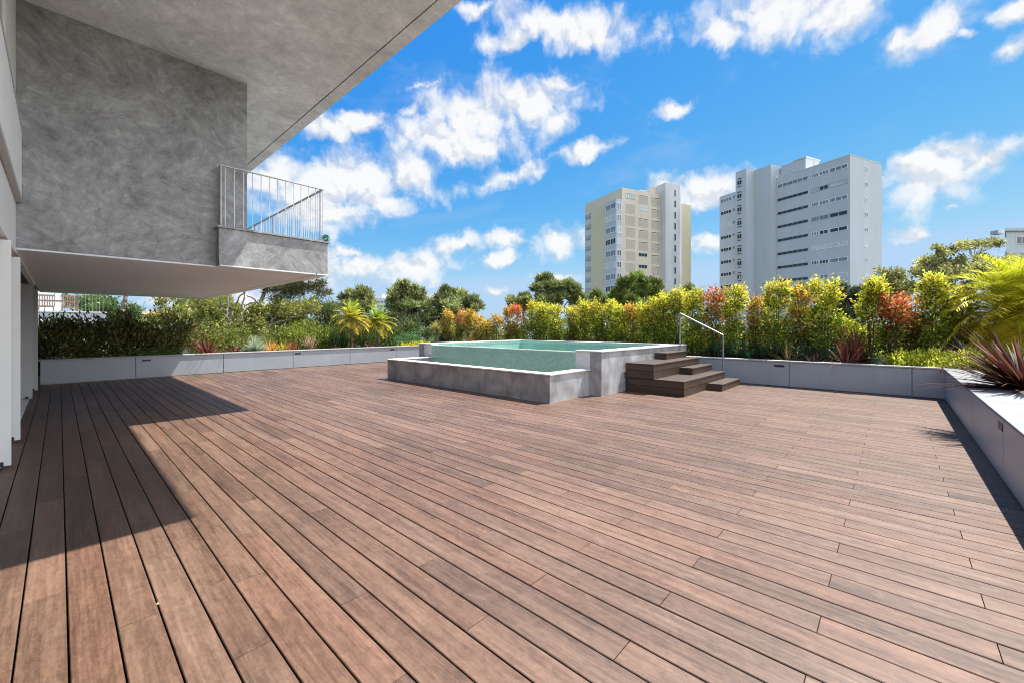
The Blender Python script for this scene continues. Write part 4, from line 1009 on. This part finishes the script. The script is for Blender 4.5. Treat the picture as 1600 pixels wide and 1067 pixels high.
def face_window(par, P, D, nrm, s0, s1, z0, z1, pane, nm=0, frame='frame_white', name='window', out=.05, fw=.07):
    """a window on the facade through P along D: frame bars standing proud, glass just behind"""
    c = P + D * (s0 + s1) / 2; hw = abs(s1 - s0) / 2
    b = MB()
    for zc in (z0, z1): b.obox(c + nrm * out * .5, D, nrm, hw + fw, out * .5 + .02, zc - fw * .5, zc + fw * .5)
    xs_ = np.linspace(-hw, hw, nm + 2)
    for x in xs_: b.obox(c + D * x + nrm * (out * .5 - .005), D, nrm, fw * .5, out * .5 + .012, z0 + fw * .5, z1 - fw * .5)
    w = b.build(name, M[frame], par)
    b = MB(); b.obox(c + nrm * out * .2, D, nrm, hw, out * .2 + .01, z0, z1); b.build('pane', M[pane], w)
    return w
# ---- white tower
t2 = at_d(1328, 85.)[:2]
tw = thing('apartment_tower', 'tall white apartment tower with dark ribbon windows, right of the beige tower', 'tower', (t2[0], t2[1], -.4))
ztop = zz(242.6, 85.)
C0 = t2; sR = along(C0, UR, 1378); s1 = along(C0, UL, 1213); P1_ = C0 + UL * s1
nL, nR = -UR, -UL
o1 = along(P1_, nL, 1204.4); Q1 = P1_ + nL * o1
s2 = along(Q1, UL, 1178.6); Q2 = Q1 + UL * s2; o2 = along(Q2, nL, 1166.2); Q3 = Q2 + nL * o2; s3 = along(Q3, UL, 1149.4); Q4 = Q3 + UL * s3
s4 = along(Q4, UL, 1123.7); Q5 = Q4 + UL * s4
back = UR * sR
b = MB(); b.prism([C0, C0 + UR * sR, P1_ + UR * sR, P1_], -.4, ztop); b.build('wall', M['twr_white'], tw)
zst = zz(257.4, depth(Q1)); zlb = zz(263.7, depth(Q3)); zw = zz(299.7, depth(Q4))
b = MB(); b.prism([P1_ + UL * .003 + UR * 6, P1_ + UL * .003 - UR * o1, Q2, Q2 + UR * (o1 + 6)], -.4, zst); b.build('stair_shaft', M['twr_white'], tw)
b = MB(); b.prism([Q2 + UL * .003 + UR * 8, Q2 + UL * .003 - UR * o2, Q4, Q4 + UR * (8 + o2)], -.4, zlb); b.build('window_shaft', M['twr_white'], tw)
b = MB(); b.prism([Q4 + UL * .003 + UR * .15, Q5 + UR * .15, Q5 + UR * 14, Q4 + UL * .003 + UR * 14], -.4, zw); b.build('side_wing', M['twr_white'], tw)
hutP = P1_ - UL * .3 + UR * 2.2
b = MB(); b.prism([P1_ - UL * .5 + UR * 1.0, P1_ - UL * 6 + UR * 1.0, P1_ - UL * 6 + UR * 6, P1_ - UL * .5 + UR * 6], ztop - .01, zst - .1); hut = b.build('roof_house', M['twr_white'], tw)
b = MB(); b.prism([P1_ - UL * 3.4 + UR * .8, P1_ - UL * 6.2 + UR * .8, P1_ - UL * 6.2 + UR * 6.2, P1_ - UL * 3.4 + UR * 6.2], zst - .098, zst + .14); b.build('hut_roof', M['twr_grey'], hut)
def row_z(py): return zz(py, 85.)
kinds = {0: [('pane_mid', 2), ('pane_mid', 2), ('pane_mid', 2)], 1: [('pane_light', 1), ('pane_dark', 1), ('pane_light', 3)], 2: [('pane_mid', 2), ('pane_mid', 2), ('pane_mid', 2)], 3: [('pane_dark', 1), ('pane_mid', 1), ('pane_mid', 3)],
         4: [('pane_dark', 1), ('pane_dark', 1), ('pane_mid', 3)], 5: [('pane_light', 1), ('pane_light', 2), ('pane_light', 3)], 6: [('pane_mid', 1), ('pane_dark', 2), ('pane_dark', 3)], 7: [('pane_light', 1), ('pane_mid', 1), ('pane_light', 3)]}
for k in range(9):
    yc = 258 + 24.35 * k; za_, zb_ = row_z(yc + 3.1), row_z(yc - 3.1)
    kk = kinds[k % 8]
    sa, sb = along(C0, UL, 1262.5), along(C0, UL, 1215)
    if k == 0: face_window(tw, C0, UL, nL, sa, sb, za_, zb_, 'pane_mid', 5, 'frame_white')
    else: face_window(tw, C0, UL, nL, sa, sb, za_ + .1, zb_ - .1, 'pane_dark', 5, 'frame_grey', 'ribbon_window', .04, .05)
    for (xa, xb), (pm, nm) in zip(((1324, 1297), (1294, 1281), (1278.5, 1268.5)), kk):
        face_window(tw, C0, UL, nL, along(C0, UL, xa), along(C0, UL, xb), za_, zb_, pm, nm, 'frame_white' if k not in (1, 3) else 'frame_grey', fw=.10)
    face_window(tw, C0, UR, nR, along(C0, UR, 1350.5), along(C0, UR, 1356), za_ + .02, zb_ - .02, ('pane_mid', 'pane_dark', 'pane_mid', 'pane_dark', 'pane_dark', 'pane_light', 'pane_mid', 'pane_light', 'pane_mid')[k], 1, fw=.06)
d3 = depth(Q4)
for k in range(9):
    yc = 230 + (258 + 92.6 * k) / 4.447; sa, sb = along(Q3, UL, 1158.8), along(Q3, UL, 1152.2)
    z1, z0 = zz(yc - 7, d3), zz(yc + 7, d3); hh = z1 - z0
    face_window(tw, Q3, UL, nL, sa, sb, z0, z0 + hh * .13, 'pane_dark', 0, 'twr_white'); face_window(tw, Q3, UL, nL, sa, sb, z0 + hh * .28, z0 + hh * .72, 'pane_dark', 1, 'frame_grey'); face_window(tw, Q3, UL, nL, sa, sb, z0 + hh * .86, z1, 'pane_dark', 0, 'twr_white')
d5 = depth(Q5)
for k in range(8):
    yc = 230 + (384 + 84.5 * k) / 4.447; za_, zb_ = zz(yc + 2.6, d5), zz(yc - 2.6, d5)
    W0 = Q4 + UR * .15
    face_window(tw, W0, UL, nL, along(W0, UL, 1143), along(W0, UL, 1126.3), za_, zb_, ('pane_mid', 'pane_dark', 'pane_light', 'pane_dark', 'pane_dark', 'pane_dark', 'pane_dark', 'pane_dark')[k], 3)
    face_window(tw, W0, UL, nL, along(W0, UL, 1148.4), along(W0, UL, 1144.6), za_ + .15, zb_ + .15, 'pane_mid', 0)
b = MB(); b.prism([C0 - UR * .05 - UL * .05, C0 + UR * (sR + .05) - UL * .05, P1_ + UR * (sR + .05), P1_ - UR * .05], ztop + .002, ztop + .16); b.build('roof_edge', M['twr_grey'], tw)
for k in range(9):
    z = row_z(262 + 24.35 * k); c = C0 + UR * (sR + .35) + UL * 6; b = MB(); b.obox(c, UR, UL, .34, 5.5, z - 1.1, z); b.build('rear_balcony', M['twr_white'], tw)

for u_, v_, h_, r_ in ((9, 4, 2.6, .04), (13, 6, 1.8, .03), (17, 5, 3.2, .04)):
    p_ = C0 + UL * u_ + UR * v_; b = MB(); b.tube([(p_[0], p_[1], ztop + .16), (p_[0], p_[1], ztop + h_)], r_, 5); b.build('antenna', M['frame_grey'], tw)
for u_, v_, w_ in ((11, 1.6, .7), (15, 1.4, .5)):
    p_ = C0 + UL * u_ + UR * v_; b = MB(); b.obox(p_, UL, UR, w_, .5, ztop + .161, ztop + .75); b.build('roof_vent', M['frame_grey'], tw)
# ---- beige tower
dB = 103.0
Cb = at_d(963, dB)[:2]; bt = thing('apartment_tower', 'beige apartment tower with a round ended white stair shaft, left of the white tower', 'tower', (Cb[0], Cb[1], -.4))
sA = along(Cb, UR, 971.9); A0 = Cb + UR * sA; sM = along(Cb, UR, 1031.5); Mx = Cb + UR * sM
oS = along(Mx, -UL, 1039.8); S0 = Mx - UL * oS; sS = along(S0, UR, 1062)
l1 = along(Cb, UL, 945.3); l2 = along(Cb, UL, 922.6); l3 = along(Cb, UL, 913)
zA = zz(293.6, depth(A0)); zbay = zz(311, dB); zblank = zz(320, depth(Cb + UL * l1)); zleft = zz(334, depth(Cb + UL * l3))
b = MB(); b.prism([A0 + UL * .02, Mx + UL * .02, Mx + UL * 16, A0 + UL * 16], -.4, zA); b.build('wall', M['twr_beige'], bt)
b = MB(); b.prism([Cb, A0 - UR * .003, A0 - UR * .003 + UL * l1, Cb + UL * l1], -.4, zbay); bay = b.build('bay', M['twr_white'], bt)
b = MB(); b.prism([Cb + UL * (l1 + .003) + UR * .1, A0 + UL * (l1 + .003) - UR * .004, A0 + UL * l2 - UR * .004, Cb + UL * l2 + UR * .1], -.4, zblank); b.build('blank_side_wall', M['twr_beige_side'], bt)
b = MB(); b.prism([Cb + UL * (l2 + .003) + UR * .6, A0 + UL * (l2 + .003), A0 + UL * l3, Cb + UL * l3 + UR * .6], -.4, zleft); b.build('rear_wing', M['twr_grey'], bt)
for k in range(13):
    z = zleft - .6 - 2.9 * k
    if z < 1: break
    b = MB(); b.prism([Cb + UL * (l2 + .3) + UR * .25, Cb + UL * (l2 + .3) + UR * .59, Cb + UL * l3 + UR * .59, Cb + UL * l3 + UR * .25], z - 1.0, z); b.build('rear_balcony', M['frame_grey'], bt)
# stair shaft with rounded end
cyl = S0 + UR * sS + UL * 1.6; ang = np.linspace(-90, 90, 13)
arc = [cyl + UR * 1.6 * math.cos(R(a)) * 0.95 + UL * 1.6 * math.sin(R(a)) for a in ang]
zS = zz(285.7, depth(S0))
b = MB(); b.prism([S0] + arc + [S0 + UR * sS + UL * (oS + 4), S0 + UL * (oS + 4)], -.4, zS); b.build('stair_shaft', M['twr_grey'], bt)
b = MB(); b.prism([Mx + UL * 1 - UR * 1.1, Mx + UL * 1 - UR * .003, Mx + UL * 9 - UR * .003, Mx + UL * 9 - UR * 1.1], -.4, zS - .35); b.build('service_core', M['twr_beige'], bt)
b = MB(); b.prism([Mx + UL * 3 - UR * 3.8, Mx + UL * 3 - UR * 1.15, Mx + UL * 9 - UR * 1.15, Mx + UL * 9 - UR * 3.8], zA + .003, zS - .9); b.build('roof_house', M['twr_white'], bt)
Rr = S0 + UR * (sS + 1.4) + UL * 6; sE = along(Rr, UR, 1079.5)
b = MB(); b.prism([Rr, Rr + UR * sE, Rr + UR * sE + UL * 8, Rr + UL * 8], -.4, zz(315, depth(Rr))); b.build('end_wall', M['twr_beige_side'], bt)
def zB(py, P): return zz(py, depth(P))
for k in range(10):
    def win(x0, x1, ya, yb_, pm, nm, fr, ny=0):
        mid = Cb + UR * along(Cb, UR, (x0 + x1) / 2)
        face_window(bt, Cb + UL * .02, UR, nR, along(Cb, UR, x0), along(Cb, UR, x1), zB(yb_, mid), zB(ya, mid), pm, nm, fr, fw=.10)
    y0 = 270 + (188 + 92.3 * k) / 5.08
    if y0 > 480: break
    if k == 1: win(998, 1012, y0 - 1.5, y0 + 4, 'pane_light', 2, 'frame_white')
    elif k in (5, 6): win(998, 1011, y0 - 1.5, y0 + 3.5, 'pane_dark', 2, 'frame_grey')
    else:
        win(998, 1012, y0 + 1.0, y0 + 12, 'shade_blind', 3, 'twr_beige'); win(998, 1012, y0 - 1.1, y0 + .4, 'pane_dark', 0, 'twr_beige')
    y1 = 270 + (208 + 91 * k) / 5.08
    win(1018, 1030, y1 + 1.0, y1 + 12, 'shade_blind', 2, 'twr_beige'); win(1018, 1030, y1 - 1.1, y1 + .4, 'pane_dark', 0, 'twr_beige')
    y2 = 270 + (190 + 93.5 * k) / 5.08
    if k == 0: win(978, 992, y2 - 4, y2 + 4, 'pane_light', 4, 'frame_grey')
    else: win(978, 992, y2 - 6, y2 + 8, 'shade_blind', 5, 'twr_beige')
    y3 = 270 + (150 + 89 * k) / 5.08
    face_window(bt, S0, UR, nR, along(S0, UR, 1053.6), along(S0, UR, 1055.8), zB(y3 + 5, S0), zB(y3 - 5, S0), 'pane_dark', 0, 'frame_grey', fw=.05)
    # glazed bay
    dm = Cb + UL * (l1 * .5); y4 = 270 + (272 + 93 * k) / 5.08
    face_window(bt, Cb, UL, nL, along(Cb, UL, 962.2), along(Cb, UL, 946.3), zz(y4 + 4.6, depth(dm)), zz(y4 - 4.2, depth(dm)), ('pane_mid', 'pane_light', 'pane_mid', 'pane_dark', 'pane_mid', 'pane_light', 'pane_mid', 'pane_dark', 'pane_mid', 'pane_mid')[k], 3, 'frame_white', fw=.12)
    y5 = 270 + (264 + 93 * k) / 5.08
    face_window(bt, Cb, UR, nR, along(Cb, UR, 964), along(Cb, UR, 970.8), zz(y5 + 5, dB), zz(y5 - 4.6, dB), ('pane_mid', 'pane_mid', 'pane_light', 'pane_light', 'pane_dark', 'pane_dark', 'pane_dark', 'pane_mid', 'pane_mid', 'pane_mid')[k], 1, 'frame_white', fw=.12)

# ---- other buildings
def block(name, label, px0, px1, d, ytop, z0, mat, dep=8, ux=None):
    c0 = at_d(px0, d)[:2]; dr = np.array([RX, RY]); L = (px1 - px0) / FPX * d
    ray = c0 / np.linalg.norm(c0)
    t = thing(name, label, 'building', (c0[0], c0[1], z0)); fwd = np.array([FX, FY])
    b = MB(); b.prism([c0, c0 + dr * L, c0 + dr * L + ray * dep, c0 + ray * dep], z0, zz(ytop, d)); b.build('wall', M[mat], t)
    return t, c0, dr, -fwd, L
t, c0, dr, nn, L = block('white_building', 'white building with a flat overhanging roof at the right edge of the view', 1572, 1680, 60, 362, -.4, 'twr_white')
ry_ = c0 / np.linalg.norm(c0); e_ = c0 - dr * .6 + nn * .35; b = MB(); b.prism([e_, e_ + dr * (L + 1.2), e_ + dr * (L + 1.2) + ry_ * 7.5, e_ + ry_ * 7.5], zz(361.8, 60), zz(357.5, 60)); b.build('roof', M['twr_white'], t)
b = MB(); b.obox(c0 + dr * 3.4 - nn * 4, dr, -nn, .5, .5, zz(357.4, 60), zz(351, 60)); b.build('chimney', M['twr_white'], t)
b = MB(); b.obox(c0 + dr * L * .5 + nn * .1, dr, nn, L * .5 + .15, .099, zz(397, 60), zz(393.5, 60)); b.build('floor_band', M['twr_white'], t)
for (xa, xb, ya, yb_) in ((1588, 1612, 370, 382), (1590, 1612, 404, 414)):
    face_window(t, c0, dr, nn, (xa - 1572) / FPX * 60, (xb - 1572) / FPX * 60, zz(yb_, 60), zz(ya, 60), 'pane_dark', 2, 'frame_white')
t, c0, dr, nn, L = block('white_building', 'distant white modern building seen between two pines', 583, 606, 120, 466, -.4, 'twr_white')
b = MB(); b.obox(c0 + dr * L * .3 - nn * 3, dr, nn, L * .28, 2.4, zz(466, 120) + .003, zz(459.5, 120)); b.build('roof_house', M['twr_grey'], t)
for k in range(4): face_window(t, c0, dr, nn, .4, L - .4, zz(474.5 + 7 * k, 120), zz(470 + 7 * k, 120), 'pane_mid', 3, 'frame_white')
t, c0, dr, nn, L = block('white_building', 'distant low white building left of the first pine by the house corner', 515, 534, 110, 474, -.4, 'twr_white')
for k in range(2): face_window(t, c0, dr, nn, .4, L - .6, zz(481 + 7 * k, 110), zz(477.5 + 7 * k, 110), 'pane_mid', 2, 'frame_white')
M['tile'] = plain('terracotta_tiles', (.42, .20, .12), .85, var=.2, scale=6, stretch=(4, 4, 1))
t, c0, dr, nn, L = block('tiled_house', 'house with an orange tiled roof seen under the overhang', 205, 268, 32, 492, -.4, 'twr_beige', 6)
pk = zz(482, 35); e0 = zz(492, 32) + .003
b = MB(); a_, b_, c_, d_ = c0 + nn * .3 - dr * .3, c0 + dr * (L + .3) + nn * .3, c0 + dr * (L + .3) - nn * 6.3, c0 - nn * 6.3 - dr * .3
r0_, r1_ = c0 - nn * 3 + dr * .8, c0 - nn * 3 + dr * (L - .8)
b.add([(*a_, e0), (*b_, e0), (*c_, e0), (*d_, e0), (*r0_, pk), (*r1_, pk)], [(0,1,5,4), (1,2,5), (2,3,4,5), (3,0,4), (3,2,1,0)]); b.build('roof', M['tile'], t)
b = MB(); b.obox(c0 - nn * 3 + dr * 1.6, dr, nn, .25, .25, pk - .3, pk + .35); b.build('chimney', M['twr_beige'], t)
# neighbour's terrace
YN = 26.0; XNE = at_Y(165, YN)[0]; dN = dep_Y(165, YN); zt_ = zz(489.5, dN); zb_ = zz(506, dN)
nt_ = thing('neighbour_terrace', 'white parapet of the neighbouring terrace with a thin wire railing', 'terrace', (XNE - 3, YN, 0))
b = MB(); b.box((-10, YN, zb_), (XNE, YN + .25, zt_)); b.box((-10, YN + .251, zb_), (XNE, YN + 6, zb_ + .3)); b.build('parapet', M['twr_white'], nt_)
b = MB(); b.box((-10, YN - .05, zt_ + .002), (XNE + .05, YN + .3, zt_ + .05)); b.build('capping', M['twr_grey'], nt_)
b = MB(); b.box((-9, YN + .3, -.4), (-8.7, YN + 5, zb_ - .002)); b.box((at_Y(86, YN)[0] - .12, YN + .3, -.4), (at_Y(86, YN)[0] + .12, YN + .6, zb_ - .002)); b.build('pillar', M['twr_white'], nt_)
b = MB(); zr = zt_ + .95; b.box((-10, YN + .1, zr - .03), (XNE, YN + .13, zr))
x = -10
while x < XNE: b.box((x, YN + .108, zt_ + .051), (x + .008, YN + .116, zr - .031)); x += .11
b.build('railing', M['frame_grey'], nt_)
b = MB(); b.box((-10, YN + 6.1, zb_), (at_Y(97, YN + 6)[0], YN + 9, zb_ + 4)); b.build('house_wall', M['twr_white'], nt_)
M['teak'] = plain('teak_wood', (.17, .095, .05), .6, var=.25, scale=6, stretch=(1, 1, 6))
fz = zb_ + .301
def chair(px, face, label):
    c = at_Y(px, YN + 1.6, fz); t = thing('garden_chair', label, 'chair', c, 'wooden chairs on the neighbouring terrace')
    x, y = c[0], c[1]
    b = MB(); b.box((x - .24, y - .24, fz + .42), (x + .24, y + .24, fz + .46)); b.build('seat', M['teak'], t)
    for sx in (-1, 1):
        for sy in (-1, 1):
            h = 1.0 if sy == face else .419
            b = MB(); b.box((x + sx * .22 - .02, y + sy * .22 - .02, fz), (x + sx * .22 + .02, y + sy * .22 + .02, fz + .419 if h < 1 else fz + .418)); b.build('leg', M['teak'], t)
    b = MB()
    for k in range(6): b.box((x - .21 + k * .075, y + face * .22 - .012, fz + .50), (x - .175 + k * .075, y + face * .22 + .012, fz + .92))
    b.box((x - .24, y + face * .22 - .015, fz + .921), (x + .24, y + face * .22 + .015, fz + .99)); b.box((x - .24, y + face * .22 - .015, fz + .461), (x + .24, y + face * .22 + .015, fz + .499))
    b.box((x - .26, y + face * .2, fz + .461), (x - .235, y + face * .25, fz + 1.06)); b.box((x + .235, y + face * .2, fz + .461), (x + .26, y + face * .25, fz + 1.06))
    b.build('backrest', M['teak'], t)
chair(72, 1, 'wooden garden chair at the left of the table on the neighbouring terrace'); chair(108, 1, 'wooden garden chair at the right of the table on the neighbouring terrace')
c = at_Y(90, YN + 2.4, fz); t = thing('garden_table', 'wooden garden table on the neighbouring terrace', 'table', c)
b = MB(); b.box((c[0] - .7, c[1] - .4, fz + .72), (c[0] + .7, c[1] + .4, fz + .76)); b.build('tabletop', M['teak'], t)
for sx in (-1, 1):
    for sy in (-1, 1):
        b = MB(); b.box((c[0] + sx * .62 - .03, c[1] + sy * .33 - .03, fz), (c[0] + sx * .62 + .03, c[1] + sy * .33 + .03, fz + .718)); b.build('leg', M['teak'], t)
# small things
pp = np.array([XE - .02, YB + .04, 2.801]); t = thing('potted_plant', 'small green plant in a pot on the outer corner of the balcony', 'plant', pp)
b = MB(); b.tube([pp, pp + np.array([0, 0, .03])], [.022, .03], 12); b.build('pot', M['black'], t)
n = 90; o_ = rng.normal(size=(n, 3)) * .022; card_mesh('leaves', pp + np.array([0, 0, .06]) + o_, o_ + np.array([0, 0, .02]), .032, .024, pal(n, [(.05,.16,.05),(.08,.22,.07)]), M['leaf'], t)
lp = at_d(245, FPX * H / (946 - 512), .004)
lf = card_mesh('fallen_leaf', np.array([lp]), np.array([[.3, 1, .05]]), 0.026, .015, np.array([[.42, .36, .2]]), M['leaf'], None, lp)
tag(lf, 'tiny dry yellow leaf lying on the deck in the left foreground', 'leaf')
# cycles
scene.cycles.filter_width = 1.05; scene.cycles.max_bounces = 8; scene.cycles.diffuse_bounces = 4; scene.cycles.transparent_max_bounces = 12
